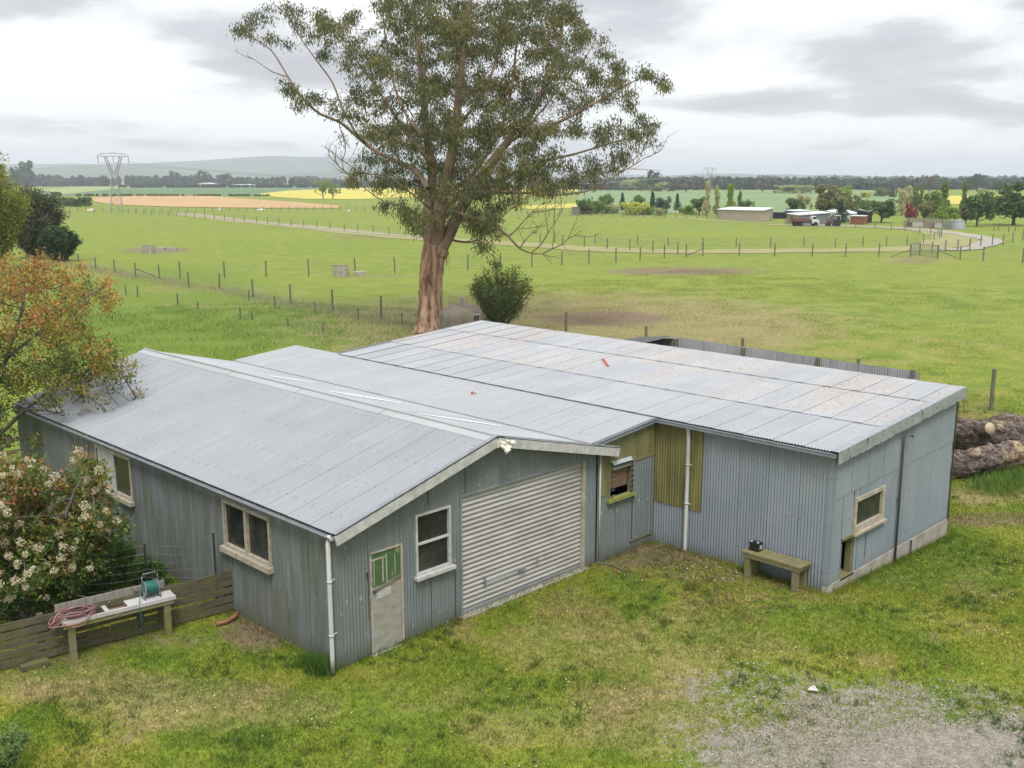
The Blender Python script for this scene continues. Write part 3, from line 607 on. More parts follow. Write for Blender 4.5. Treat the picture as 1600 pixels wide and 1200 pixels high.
part('gutter', ZINC, H, lambda mb: (mb.box((9.27, -2.45, 3.125), (.10, 4.75, .075)), mb.box((9.215, -2.45, 3.168), (.012, 4.76, .012))))
def dpc(mb):
    mb.tube([(9.30, -1.08, 3.10), (9.335, -1.08, 2.95), (9.335, -1.08, .12), (9.32, -1.09, .05)], .048, 10)
    for z in (2.2, 1.25): mb.tube([(9.335, -1.08, z-.02), (9.335, -1.08, z+.02)], .056, 10); mb.bar((9.335, -1.08, z), (9.335, -1.2, z), .015, .02)
part('downpipe', PVC, H, dpc, 'white pipe down the mossy sheets', True)
WIN = part('window', CREAMP, H, lambda mb: (fbox(mb, 'cfront', 10.40, 10.50, 1.14, 1.93, -.06, .04), fbox(mb, 'cfront', 11.74, 11.86, 1.14, 1.93, -.06, .04), fbox(mb, 'cfront', 10.50, 11.74, 1.84, 1.93, -.06, .038), fbox(mb, 'cfront', 10.50, 11.74, 1.14, 1.27, -.06, .038)), 'cream framed window with a cracked sill')
part('pane', DIRTYG, WIN, lambda mb: fbox(mb, 'cfront', 10.5, 11.74, 1.27, 1.84, -.05, -.03))
part('sill', CREAMP, WIN, lambda mb: fbox(mb, 'cfront', 10.36, 11.90, 1.09, 1.138, -.02, .11))
part('hatch_frame', MOSSW, H, lambda mb: (fbox(mb, 'cfront', 9.90, 10.60, 1.09, 1.15, -.05, .05), fbox(mb, 'cfront', 10.44, 10.54, .2, 1.09, -.16, -.02), fbox(mb, 'cfront', 9.93, 10.54, .17, .215, -.3, .03)), 'rotting timber frame of the open hatch')
part('floor', DARKIN, H, lambda mb: mb.box((12.5, 3.9, .02), (6.1, 17, .02)))
part('foundation', CONC, H, lambda mb: (fbox(mb, 'cfront', 9.40, 15.66, -.6, .205, -.12, .03)))
part('corner_flashing', WALL_C, H, lambda mb: (mb.box((9.398, -4.68, 1.66), (.006, .14, 2.95)), mb.box((9.47, -4.753, 1.66), (.13, .006, 2.95))))
part('corner_flashing', DARKMETAL, H, lambda mb: mb.box((15.648, -4.765, 1.75), (.022, .03, 3.15)))
def vp(mb):
    mb.tube([(12.56, -4.80, -.25), (12.56, -4.80, 2.90), (12.58, -4.84, 2.98), (12.68, -4.9, 3.0), (12.74, -4.93, 2.94)], .027, 8); mb.box((12.56, -4.78, 1.45), (.12, .04, .03)); mb.box((13.45, -4.785, .0), (.03, .04, .42))
part('vent_pipe', GREYPIPE, H, vp, 'dark hooked pipe on the end wall', True)
# battered zinc apron under the roof edge
AP, t, b = newmat('battered_zinc_apron'); v = coords(t, 'Object'); n1 = noise(t, v, 2.2, 5, .7, .6)
L(t, mix(t, ramp(t, n1, [(.60, 0.), (.645, 1.)]), ramp(t, noise(t, v, 6, 4), [(.3, (.19, .205, .22)), (.7, (.27, .285, .3))]), (.04, .042, .045)), b.inputs['Base Color']); b.inputs['Roughness'].default_value = .5; bump(t, b, noise(t, v, 5, 4), .6, .04)
def apron(mb):
    n = 60; rr_ = random.Random(3); hs = [.26+rr_.uniform(-.018, .018) for _ in range(n+1)]; ds = [rr_.uniform(0, .018) for _ in range(n+1)]
    for i in range(n):
        x0, x1 = 9.26+6.58*i/n, 9.26+6.58*(i+1)/n; z0, z1 = 3.215+(x0-9.3)*sc_, 3.215+(x1-9.3)*sc_
        mb.quad((x0, -4.87-ds[i], z0-hs[i]), (x1, -4.87-ds[i+1], z1-hs[i+1]), (x1, -4.875, z1+.012), (x0, -4.875, z0+.012))
        mb.quad((x0, -4.875, z0+.012), (x1, -4.875, z1+.012), (x1, -4.70, z1+.022), (x0, -4.70, z0+.022))
part('apron_flashing', AP, H, apron)
part('torn_flashing', ZINC, H, lambda mb: (mb.quad((15.72, -4.8, 3.5), (15.86, -4.78, 3.5), (16.0, -4.65, 3.05), (15.72, -4.78, 2.88)), mb.bar((15.86, -4.8, 3.42), (16.02, -4.82, 3.0), .015, .03)))
part('sheet_joint', DARKMETAL, H, lambda mb: fbox(mb, 'cfront', 10.36, 10.375, 1.96, 2.14, .012, .018)); part('sheet_joint', DARKMETAL, H, lambda mb: fbox(mb, 'cfront', 11.06, 11.07, .4, 1.08, .012, .017))
part('roof_edge_timber', GREYW, H, lambda mb: mb.bar((9.4, 12.80, 3.19), (15.84, 12.80, 3.61), .05, .12))
# the things lying on the roofs
st = tag(part('timber_batten', simple('faded_red_paint', (.40, .07, .07), (.30, .05, .05), 6, .6), None, lambda mb: mb.bar((13.30, 4.85, 3.498), (12.66, 4.12, 3.452), .075, .03)), 'faded red batten lying on the rusty roof', 'batten')
tag(part('brick_piece', simple('orange_brick', (.36, .12, .07), (.27, .09, .05), 9, .9), None, lambda mb: (mb.bar((8.33, 5.27, 3.125), (8.41, 5.33, 3.132), .055, .05), mb.bar((8.41, 5.22, 3.12), (8.44, 5.27, 3.122), .03, .03))), 'small broken orange brick on the smooth grey roof', 'brick')

# roofless yard behind the shed
Y = thing('roofless_pen', 'roofless timber and iron pen behind the rusty roof', 'pen', (17.6, 2.2, 0))
part('iron_wall', sheet('grey_pen_iron', (.33, .33, .34), (.40, .40, .405), .3, nails=False, lap=.9), Y, lambda mb: corr(mb, (18.0, -2.76, 0), (0, 1, 0), (0, 0, 1), (-1, 0, 0), 8.35, -.2, lambda u: 3.46+.013*u, seg=6))
part('rail', GREYW, Y, lambda mb: (mb.box((17.95, 1.4, 2.93), (.06, 8.3, .08)), mb.box((17.95, 1.4, 1.5), (.06, 8.3, .08))))
for y in (-2.6, .3, 2.9, 5.5): part('post', POSTW, Y, lambda mb: mb.box((17.90, y, 1.6), (.12, .10, 3.85)))
part('lean_roof', simple('dark_tin', (.07, .075, .075), (.045, .05, .05), 3, .6), Y, lambda mb: mb.quad((15.7, 5.75, 3.50), (18.05, 5.62, 3.60), (18.05, 7.15, 3.40), (15.7, 7.4, 3.35)), 'dark tin capping on the pen end')
part('end_board', GREYW, Y, lambda mb: (mb.bar((17.98, 5.62, 3.37), (17.98, 7.0, 3.2), .03, .30), mb.bar((17.98, 7.0, 3.22), (15.8, 7.2, 3.28), .03, .30), mb.box((17.98, 6.3, 1.5), (.04, 1.4, 3.2))))
part('return_wall', sheet('grey_return_iron', (.20, .20, .21), (.26, .26, .265), .35, nails=False, lap=.9), Y, lambda mb: corr(mb, (15.7, -2.76, 0), (1, 0, 0), (0, 0, 1), (0, -1, 0), 2.3, -.3, 3.35, seg=6))

# ------------------------------------------------------------------ bench, battery, sink bench, fence
B = thing('wooden_bench', 'mossy low timber bench against the blue grey wall', 'bench', (9.1, -3.6, .1))
def btop(mb):
    for i in range(3): mb.box((8.945+i*.155, -3.64, .645), (.148, 1.46+.02*i, .045))
BT = part('seat', MOSSW, B, btop)
part('apron', MOSSW, B, lambda mb: (mb.box((8.90, -3.64, .58), (.035, 1.4, .08)), mb.box((9.32, -3.64, .58), (.035, 1.4, .08)), mb.box((9.10, -4.32, .575), (.38, .035, .08)), mb.box((9.10, -2.96, .575), (.38, .035, .08))))
for x in (8.95, 9.27):
    for y in (-4.22, -3.05): part('leg', MOSSW, B, lambda mb: mb.box((x, y, .31), (.10, .13, .60)))
BAT = thing('car_battery', 'small black battery standing on the mossy bench', 'battery', (9.12, -3.12, .668))
def bat(mb):
    mb.box((9.12, -3.12, .755), (.17, .24, .17)); mb.box((9.12, -3.12, .848), (.178, .248, .022)); mb.box((9.12, -3.12, .866), (.09, .2, .014))
part('case', BLACKP, BAT, bat)
part('terminal', WHITEP, BAT, lambda mb: mb.box((9.08, -3.04, .872), (.04, .04, .03))); part('terminal', WHITEP, BAT, lambda mb: mb.box((9.08, -3.2, .872), (.04, .04, .03)))
part('sticker', simple('pale_sticker', (.5, .5, .48), (.25, .25, .24), 30, .5), BAT, lambda mb: mb.box((9.13, -3.2415, .765), (.09, .003, .09)))

fdir = np.array([-4.47, .65, 0]); fdir /= np.linalg.norm(fdir); fn_ = np.array([-fdir[1], fdir[0], 0]); fn_ = fn_ if fn_[1] < 0 else -fn_
F0 = np.array([.02, 3.60, 0])-fdir*.0
KF = thing('board_fence', 'low mossy horizontal board fence running from the garage wall', 'fence', tuple(F0))
for i, (z, jx) in enumerate(((.12, 0), (.30, .3), (.48, 1.1), (.655, .6), (.82, .2))):
    part('rail', FENCEW, KF, lambda mb: [mb.bar(F0+fdir*a+np.array([0, 0, z+random.uniform(-.015, .015)]), F0+fdir*b2+np.array([0, 0, z+random.uniform(-.015, .015)]), .025, .135) for a, b2 in ((-.0, 2.4+jx*.3), (2.42+jx*.3, 4.7), (4.72, 7.2))])
for d in (.12, 1.9, 3.7, 5.5): part('post', FENCEW, KF, lambda mb: mb.box(F0+fdir*d-fn_*.07+np.array([0, 0, .43]), (.11, .09, .95), rot=-.145))
SB = thing('sink_bench', 'old stainless sink bench on timber posts against the board fence', 'sink bench', (-2.3, 3.75, 0))
a0 = np.array([-3.38, 3.96, .80]); a1 = np.array([-1.32, 3.66, .80]); ad = (a1-a0)/np.linalg.norm(a1-a0); an = np.array([ad[1], -ad[0], 0])
STEEL = simple('scuffed_steel', (.50, .48, .49), (.36, .34, .35), 4, .35, spec=.6); RUSTY = simple('rust_stain', (.16, .085, .05), (.25, .18, .15), 6, .8, bm=.2)
def sinktop(mb):
    def q(l, w, z=0): return a0+ad*l+an*w+np.array([0, 0, z])
    Ls = [0, .12, .78, .86, 1.20, 2.1]; Ws = [-.27, -.2, .19, .25]
    for i in range(5):
        for j in range(3):
            if j == 1 and i == 1 or j == 1 and i == 3: continue
            mb.quad(q(Ls[i], Ws[j]), q(Ls[i+1], Ws[j]), q(Ls[i+1], Ws[j+1]), q(Ls[i], Ws[j+1]))
    for l0, l1, d in ((.12, .78, -.17), (.86, 1.20, -.10)):
        mb.quad(q(l0, -.2, d), q(l1, -.2, d), q(l1, .19, d), q(l0, .19, d), m=1)
        for (la, wa, lb, wb) in ((l0, -.2, l1, -.2), (l1, -.2, l1, .19), (l1, .19, l0, .19), (l0, .19, l0, -.2)): mb.quad(q(la, wa), q(lb, wb), q(lb, wb, d), q(la, wa, d), m=1)
    mb.bar(q(0, .25, -.03), q(2.1, .25, -.03), .012, .07); mb.bar(q(0, -.275, .09), q(2.05, -.275, .09), .03, .17, m=2)
part('sink_top', [STEEL, RUSTY, GREYW], SB, sinktop)
part('beam', MOSSW, SB, lambda mb: (mb.bar(a0+ad*.02+an*.22+np.array([0, 0, -.1]), a0+ad*2.06+an*.22+np.array([0, 0, -.1]), .04, .10), mb.bar(a0-an*.2+np.array([0, 0, -.1]), a1-an*.2+np.array([0, 0, -.1]), .04, .10)))
for l in (.16, 1.93):
    for w in (.17, -.2): part('leg', MOSSW, SB, lambda mb: mb.box(a0+ad*l+an*w-np.array([0, 0, .46]), (.12, .10, .72), rot=-.145))
HC = thing('coiled_hose', 'pinkish brown garden hose heaped over the left end of the sink', 'hose', tuple(a0+np.array([.2, 0, .02])))
def coil(mb):
    rr2 = random.Random(5)
    for k in range(9):
        rx, ry = .34+rr2.uniform(-.08, .07), .19+rr2.uniform(-.05, .06); ox, oy = rr2.uniform(-.06, .1), rr2.uniform(-.06, .06); ph = rr2.uniform(-.3, .3)
        P = []
        for i in range(29):
            a = 2*PI*i/28; l = .22+ox+rx*math.cos(a+ph); w = .05+oy+ry*math.sin(a); z = .02+.011*k+.012*math.sin(3*a+k)
            if l < 0: z -= min(.16, -l*1.2)
            if w > .26: z -= min(.12, (w-.26)*2)
            P.append(a0+ad*l+an*w+np.array([0, 0, z]))
        mb.tube(P, .0105, 6, m=k % 2, caps=False)
part('hose_loops', [simple('pink_brown_hose', (.28, .13, .12), (.22, .10, .10), 5, .5), simple('dark_hose', (.13, .08, .075), (.20, .13, .12), 5, .5)], HC, coil, None, True)
HR = thing('hose_reel', 'hose reel with green hose on a grey tube frame standing on the sink bench', 'hose reel', tuple(a0+ad*1.66))
rc = a0+ad*1.70+an*.0+np.array([0, 0, .19])
def reelframe(mb):
    for s in (-.15, .15):
        mb.tube([rc+ad*s+an*-.14+np.array([0, 0, -.18]), rc+ad*s+an*-.02+np.array([0, 0, .05]), rc+ad*s+np.array([0, 0, .26])], .010, 6)
        mb.tube([rc+ad*s+an*.15+np.array([0, 0, -.18]), rc+ad*s+np.array([0, 0, 0])], .010, 6)
        mb.tube([rc+ad*s+an*-.14+np.array([0, 0, -.18]), rc+ad*s+an*.15+np.array([0, 0, -.18])], .010, 6)
    mb.tube([rc+ad*-.15+np.array([0, 0, .26]), rc+ad*-.12+np.array([0, 0, .30]), rc+ad*.12+np.array([0, 0, .30]), rc+ad*.15+np.array([0, 0, .26])], .010, 6)
    mb.tube([rc-ad*.16, rc+ad*.16], .012, 6)
part('frame', WIRE, HR, reelframe, None, True)
for s in (-.12, .12):
    part('rim', ZINC, HR, lambda mb: mb.tube([rc+ad*(s-.006), rc+ad*(s+.006)], .15, 20))
part('wound_hose', simple('green_hose', (.02, .15, .12), (.015, .10, .085), 9, .45), HR, lambda mb: ([mb.tube([rc+ad*(-.10+.022*i)+(an*math.cos(a)+np.array([0, 0, math.sin(a)]))*(.115+.008*((i*7) % 3)) for a in np.linspace(0, 2*PI, 17)], .012, 6, caps=False) for i in range(10)],
     mb.tube([rc-ad*.1+np.array([0, 0, .12]), rc-ad*.22+an*.1+np.array([0, 0, .02]), rc-ad*.3+an*.24+np.array([0, 0, -.18]), rc-ad*.3+an*.30+np.array([0, 0, -.45]), rc-ad*.27+an*.3+np.array([0, 0, -.8])], .010, 6)), None, True)
# wire mesh fence on dark standards behind the board fence
WF = thing('mesh_fence', 'loose wire netting on dark steel standards beside the garage side wall', 'fence', (-.6, 5, 0))
q0, q1, q2 = np.array([-.30, 3.72, 0]), np.array([-1.15, 5.05, 0]), np.array([-3.4, 6.3, 0])
MP = [q0, q1, q2]
for p, hh in ((q0, 1.75), (q1, 1.4), (q2, 1.3)): part('standard', DARKMETAL, WF, lambda mb: mb.bar(p+np.array([0, 0, -.05]), p+np.array([0, 0, hh]), .035, .035))
def mesh_(mb):
    for (p, h0), (q, h1) in (((q0, 1.68), (q1, 1.35)), ((q1, 1.35), (q2, 1.25))):
        for k in range(8):
            f0, f1 = k/7, k/7; P = []
            for i in range(9):
                t_ = i/8; z = ((h0*(1-t_)+h1*t_))*(.12+.88*f0)-.10*math.sin(PI*t_)*f0+.02*math.sin(9*t_+k); P.append(p*(1-t_)+q*t_+np.array([0, 0, z]))
            mb.tube(P, .0035, 4, caps=False)
        n = int(np.linalg.norm(q-p)/.16)
        for i in range(n): t_ = i/n; b3 = p*(1-t_)+q*t_; mb.tube([b3+np.array([0, 0, .1]), b3+np.array([.01, 0, (h0*(1-t_)+h1*t_)-.10*math.sin(PI*t_)])], .0025, 3, caps=False)
part('netting', WIRE, WF, mesh_)
tag(part('fallen_branch', GREYW, None, lambda mb: (mb.tube([at(120, 930, .75), at(138, 934, .7), at(150, 945, .66)], .018, 6),)), 'pale dead stick poking up behind the sink bench', 'branch')
tag(part('dry_stick', POSTW, None, lambda mb: mb.tube([at(933, 879, .05), at(955, 882, .05), at(975, 892, .06)], .02, 6)), 'dark stick lying below the thin white pipe', 'stick')
tag(part('paper_scrap', WHITEP, None, lambda mb: [mb.quad(*[at(x, y, .05+.02*(i % 2)) for i, (x, y) in enumerate(q)]) for q in (((1261, 1078), (1270, 1079), (1272, 1070), (1266, 1073)), ((1270, 1079), (1279, 1080), (1275, 1074), (1272, 1068)))]), 'torn white scrap lying at the edge of the gravel', 'scrap')
tag(part('timber_offcut', FENCEW, None, lambda mb: mb.bar(at(32, 1045, .06), at(75, 1033, .06), .16, .10)), 'mossy grey timber block lying below the board fence', 'timber')
tag(part('hose_pipe_bend', simple('terracotta_pipe', (.25, .10, .06), (.18, .08, .05), 8, .7), None, lambda mb: mb.tube([at(338, 975, .06), at(352, 972, .06), at(366, 964, .08), at(372, 958, .1)], .045, 8), None, True), 'rusty curved pipe lying at the end of the board fence', 'pipe')
# timber rail fence behind the garage corner
RF = thing('rail_fence', 'short grey timber rail fence past the far corner of the garage', 'fence', tuple(at(20, 735)))
ra, rb_ = at(-60, 745), at(44, 730)
part('rail', MOSSW, RF, lambda mb: mb.bar(ra+np.array([0, 0, .95]), rb_+np.array([0, 0, .95]), .04, .14)); part('rail', MOSSW, RF, lambda mb: mb.bar(ra+np.array([0, 0, .55]), rb_+np.array([0, 0, .55]), .04, .14))
for f_ in (.15, .6, .95): part('post', MOSSW, RF, lambda mb: mb.box(ra*(1-f_)+rb_*f_+np.array([0, 0, .5]), (.12, .12, 1.1)))

# ------------------------------------------------------------------ logs
BARK, t, b = newmat('rough_log_bark'); v = coords(t, 'Object', (2.4, 1.6, 3.4)); n1 = noise(t, v, 2.4, 7, .7, .8); n2 = noise(t, coords(t), .9, 4)
c = ramp(t, n1, [(.38, (.022, .015, .011)), (.48, (.085, .058, .043)), (.58, (.19, .155, .13)), (.7, (.37, .33, .30))]); c = mix(t, ramp(t, n2, [(.50, 0.), (.58, .75)]), c, ramp(t, n1, [(.4, (.16, .09, .04)), (.6, (.50, .40, .24))]))
L(t, c, b.inputs['Base Color']); b.inputs['Roughness'].default_value = .9; bump(t, b, n1, 1., .12)
CUT = simple('cut_wood', (.46, .38, .26), (.33, .25, .15), 6, .85)
def logm(name, label, pts, r0, r1, seed, stubs=()):
    rs = random.Random(seed); A_ = [np.array(p) for p in pts]; n = 26; P = []; R = []
    for i in range(n):
        t_ = i/(n-1)*(len(A_)-1); k = min(int(t_), len(A_)-2); f = t_-k; P.append(A_[k]*(1-f)+A_[k+1]*f); R.append((r0+(r1-r0)*i/(n-1))*(1+rs.uniform(-.05, .05)))
    o = thing(name, label, 'log', tuple(A_[0]*.5+A_[-1]*.5-np.array([0, 0, r0])), 'felled logs heaped behind the shed')
    mb = MB(); b0 = 0; mb.tube(P, R, 20, caps=False)
    V = np.array(mb.v)
    for i in range(n):
        for j in range(20):
            k = i*20+j; d = V[k]-P[i]; amp = 1+.09*math.sin(j*2.1+seed)+.10*math.sin(j*PI/2.5+i*.35+seed)+rs.uniform(-.17, .12); V[k] = P[i]+d*amp
    mb.v = [tuple(x) for x in V]
    e0 = tuple(range(20))[::-1]; e1 = tuple((n-1)*20+j for j in range(20)); mb.f += [e0, e1]; mb.m += [1, 1]
    mb.build('trunk', [BARK, CUT], o, True)
    for (q, d, l, r) in stubs:
        mb = MB(); q = np.array(q); d = np.array(d, float); d /= np.linalg.norm(d); mb.tube([q, q+d*l*.5, q+d*l], [r*1.25, r, r*.95], 12, m=0); mb.m[-1] = 1; mb.m[-2] = 1; mb.build('branch_stub', [BARK, CUT], o, True)
logm('felled_log', 'front log of the heap with torn pale bark at its end', [atd(1462, 728, 31.0), atd(1485, 726, 30.9), atd(1535, 718, 31.0), atd(1592, 708, 31.5)], .44, .36, 1)
logm('felled_log', 'back log of the heap with a round pale cut stub', [atd(1468, 672, 33.2), atd(1525, 675, 32.8), atd(1600, 682, 32.8), atd(1660, 690, 33)], .40, .42, 2, [(atd(1528, 672, 32.6), XC*.25-FW*.9+np.array([0, 0, .15]), .55, .20)])
logm('felled_log', 'forked log reaching beyond the right edge of the heap', [atd(1568, 706, 31.9), atd(1630, 696, 32.0), atd(1700, 692, 32.4)], .27, .36, 3)
logm('felled_log', 'grey log end tilting up at the top of the heap', [atd(1540, 668, 34.2), atd(1572, 657, 34.4), atd(1610, 668, 35)], .24, .30, 4)
logm('felled_log', 'low log under the heap beside the shed corner', [atd(1466, 704, 34.0), atd(1520, 706, 33.8), atd(1640, 714, 34)], .33, .36, 5)
# ------------------------------------------------------------------ wire fences: every post where it stands in the paddock
def fence(label, base, hgt, r=.07, wires=5, name='wire_fence', mat=POSTW, stay=(), wr=.006, group=None):
    P = [at(x, y) for x, y in base]
    o = thing(name, label, 'fence', tuple(P[0]), group)
    rs = random.Random(len(base)*7+int(base[0][0]))
    for i, p in enumerate(P):
        h = (hgt[i] if isinstance(hgt, (list, tuple)) else hgt)*rs.uniform(.94, 1.05); dx, dy = rs.uniform(-.03, .03), rs.uniform(-.03, .03)
        part('post', mat, o, lambda mb: mb.tube([p+np.array([0, 0, -.1]), p+np.array([dx, dy, h])], [r, r*.92], 7))
    if wires:
        def w(mb):
            for k in range(wires):
                z = (min(hgt) if isinstance(hgt, (list, tuple)) else hgt)*(.22+.68*k/(wires-1)); mb.tube([p+np.array([0, 0, z]) for p in P], wr, 3, caps=False)
        part('wire', WIRE, o, w)
    for (i, dx, dy) in stay:
        p = P[i]; part('stay', mat, o, lambda mb: mb.bar(p+np.array([0, 0, .85]), p+np.array([dx, dy, .05]), .09, .09))
    return o
Z = lambda L_, sx, ox, oy: [(ox+x/sx, oy+y/sx) for x, y in L_]
PADF = [(60, 409), (95, 413), (123, 416), (150, 422), (179.5, 426), (212, 434), (249.5, 437), (295, 449), (343, 452), (395.5, 465), (454, 474), (520, 485), (596, 500), (690, 520)]
fence('long post and wire fence between the lush strip and the big paddock', PADF, [1.35]*11+[1.45, 1.5, 1.2], stay=[(5, 1.3, -1.9)])
fence('wire fence crossing the paddock behind the round concrete trough', [(282, 436), (351, 434), (416, 432), (482.5, 432), (555, 427), (617, 426), (670, 424), (731, 422), (782, 418.5), (831, 417), (878, 414.5), (920, 412), (962.5, 410), (1000, 407), (1038, 404), (1072, 402), (1098, 400), (1155, 400), (1210.5, 400.6), (1269, 401), (1321, 401.4), (1373, 401.4), (1422, 401.4)], 1.55, .075, stay=[(16, -1.5, 1.2), (22, -1.8, 1.4)])
fence('wire fence right of the netting gates', [(1465, 404), (1500, 406), (1536, 408), (1597.6, 411), (1660, 414)], 1.55, .08, stay=[(0, 1.8, -1.5)])
fence('wire fence along the near side of the farm track', [(212, 334), (224, 335), (237, 336), (250, 336.7), (263, 337.5), (276, 338), (290, 339), (304, 341), (320, 342.5), (335, 343), (351, 344.5), (366, 346), (382, 347), (401, 348.5), (418, 350), (436, 352), (455, 353), (475, 354.5), (495, 356), (516, 358), (538, 361), (559, 362.5), (583, 364.5), (608, 367.5), (634, 369.5), (665, 372), (700, 374), (738, 376), (778, 377), (844, 381), (879, 383.5), (913, 386), (949, 389), (984, 391), (1020, 394), (1059, 397.5)], 1.4, .075, wr=.008)
fence('wire fence inside the bend of the farm track', [(867, 378), (930, 380), (996, 383), (1044, 384.5), (1098, 385.5), (1150, 386), (1204, 386), (1256, 386), (1305, 386), (1348, 385.5), (1385, 384.5), (1417, 383), (1443, 380), (1459.5, 376), (1468, 373), (1471, 370), (1465, 368), (1454, 366), (1437, 364), (1414, 361), (1392, 360), (1367, 358), (1337, 356), (1300, 354.5), (1250, 352), (1227, 351)], 1.25, .07, wr=.008)
fence('wire fence outside the bend of the farm track', [(1437, 399), (1456, 397), (1477, 394), (1496, 392.5), (1515, 391), (1532, 385), (1550, 383.6), (1567, 383), (1582, 379.5), (1598, 376), (1625, 372)], 1.45, .075)
fence('far wire fence left of the big tree', [(95+13.2*i, 331-.0*i+2*math.sin(i*.15)) for i in range(44)], 1.3, .08, wires=3, wr=.012)
fence('far wire fence in front of the shelter trees', [(775+16.5*i, 335+i*.35) for i in range(27)], 1.3, .08, wires=3, wr=.012)
fence('row of short old posts in the lush strip', [(197, 461), (215, 464), (278, 476), (309, 482), (376, 499), (394, 500), (450, 510), (505, 520)], [.75, .85, .8, .5, .85, .6, .5, .6], .06, 2)
fence('low netting fence across the lush strip behind the garage', [(389, 470.5), (430, 480), (492, 489), (560, 500), (628, 509), (700, 517)], .8, .05, 4)
fence('lone rotting posts of the paddock fence behind the rusty roof', [(884, 522), (1009, 538), (1160, 557), (1340, 590), (1548, 640)], [1.25, 1.0, .9, .9, 1.55], .085, 4)
fence('fence posts at the far right paddock edge', [(1553, 361), (1560, 360.5), (1576, 362.5), (1586, 361), (1600, 362)], 1.4, .08, 3)
def gate(a, b, label):
    A_, B_ = at(*a), at(*b); o = thing('field_gate', label, 'gate', tuple(A_), 'netting gates at the track bend')
    mm = simple('gate_netting_'+str(len(bpy.data.materials)), (.22, .23, .17), (.18, .19, .13), 3, .7)
    def fr(mb):
        for z in (.15, 1.45): mb.tube([A_+np.array([0, 0, z]), B_+np.array([0, 0, z])], .03, 6)
        for f_ in (0, 1): mb.tube([A_*(1-f_)+B_*f_+np.array([0, 0, .1]), A_*(1-f_)+B_*f_+np.array([0, 0, 1.48])], .03, 6)
    part('frame', WIRE, o, fr)
    def net(mb):
        for k in range(9): mb.tube([A_+np.array([0, 0, .2+.15*k]), B_+np.array([0, 0, .2+.15*k])], .009, 3, caps=False)
        n = 30
        for i in range(n): t_ = (i+.5)/n; p = A_*(1-t_)+B_*t_; mb.tube([p+np.array([0, 0, .15]), p+np.array([0, 0, 1.45])], .009, 3, caps=False)
    part('netting', mm, o, net)
gate((1423, 401), (1436, 399), 'grey netting gate against the left gate post'); gate((1440, 401.5), (1464, 403.6), 'grey netting gate nearer the right hand gate post')

# ------------------------------------------------------------------ concrete tank, troughs
tx, ty = at(722, 527)[:2]
T = thing('domed_concrete_tank', 'round domed concrete tank with a chimney pipe beside the big tree', 'tank', (tx, ty, 0))
part('wall', CONC2, T, lambda mb: mb.lathe((tx, ty, 0), [(1.24, 0), (1.24, 1.1), (1.23, 1.28), (1.17, 1.45), (1.02, 1.62), (.8, 1.77), (.5, 1.88), (.2, 1.93), (.001, 1.94)], 36), None, True)
part('chimney', ZINC, T, lambda mb: (mb.tube([(tx, ty, 1.9), (tx, ty, 2.22)], .085, 12), mb.tube([(tx, ty, 2.17), (tx, ty, 2.24)], .11, 12)))
wd = -FW[:2]/np.linalg.norm(FW[:2]); wr_ = np.array([wd[1], -wd[0]])*-1
wp = np.array([tx, ty])+RT[:2]*.85+wd*.88
part('hatch', DARKMETAL, T, lambda mb: mb.box((wp[0], wp[1], 1.10), (.40, .05, .55), rot=YAW+.75)); part('hatch_frame', CONC, T, lambda mb: mb.box((wp[0]-wd[0]*.04, wp[1]-wd[1]*.04, 1.10), (.52, .05, .68), rot=YAW+.75))
def trough(px, py, w, h, label, extra=None):
    x, y = at(px, py)[:2]; o = thing('water_trough', label, 'trough', (x, y, 0))
    part('wall', CONC, o, lambda mb: mb.lathe((x, y, 0), [(w, 0), (w*1.02, h*.5), (w, h), (w*.88, h), (w*.85, h-.25), (.001, h-.27)], 24), None, False)
    part('lid', CONC2, o, lambda mb: mb.box((x-.1, y+.1, h+.04), (w*1.3, w*1.7, .06), rot=.4))
    if extra: ex, ey = at(*extra)[:2]; part('side_basin', CONC, o, lambda mb: (mb.box((ex, ey, .17), (1.05, .7, .34), rot=-.75), ))
trough(533, 431, .72, .92, 'round concrete trough with a lower side basin', (562, 430)); trough(233, 396, .74, .9, 'round concrete trough standing alone on a bare patch', (252, 391))
tag(part('concrete_block', CONC, None, lambda mb: mb.box(at(268, 389, .2), (1.2, .5, .4), rot=-.7)), 'small concrete block beside the lone round trough', 'block')

# ------------------------------------------------------------------ tree tools
def leaves(name, P, D, ln, wd_, mat, parent, U=None, new=None, seed=1, curl=.0):
    """one rhombic leaf per point; P (n,3) base, D (n,3) direction"""
    r = np.random.default_rng(seed); n = len(P); D = D/(np.linalg.norm(D, axis=1)[:, None]+1e-9)
    rnd = r.normal(size=(n, 3)); Wv = np.cross(D, rnd); Wv /= (np.linalg.norm(Wv, axis=1)[:, None]+1e-9)
    l = ln*r.uniform(.65, 1.3, (n, 1)); w = wd_*r.uniform(.7, 1.25, (n, 1))
    V = np.empty((n, 4, 3)); V[:, 0] = P; V[:, 1] = P+D*l*.45+Wv*w*.5; V[:, 2] = P+D*l; V[:, 3] = P+D*l*.45-Wv*w*.5
    F = np.arange(n*4).reshape(n, 4); u = r.uniform(0, 1, n) if U is None else U
    uv = np.repeat(np.stack([u, np.zeros(n) if new is None else new], 1), 4, 0)
    return fastmesh(name, V.reshape(-1, 3), F, mat, parent, uv=uv)
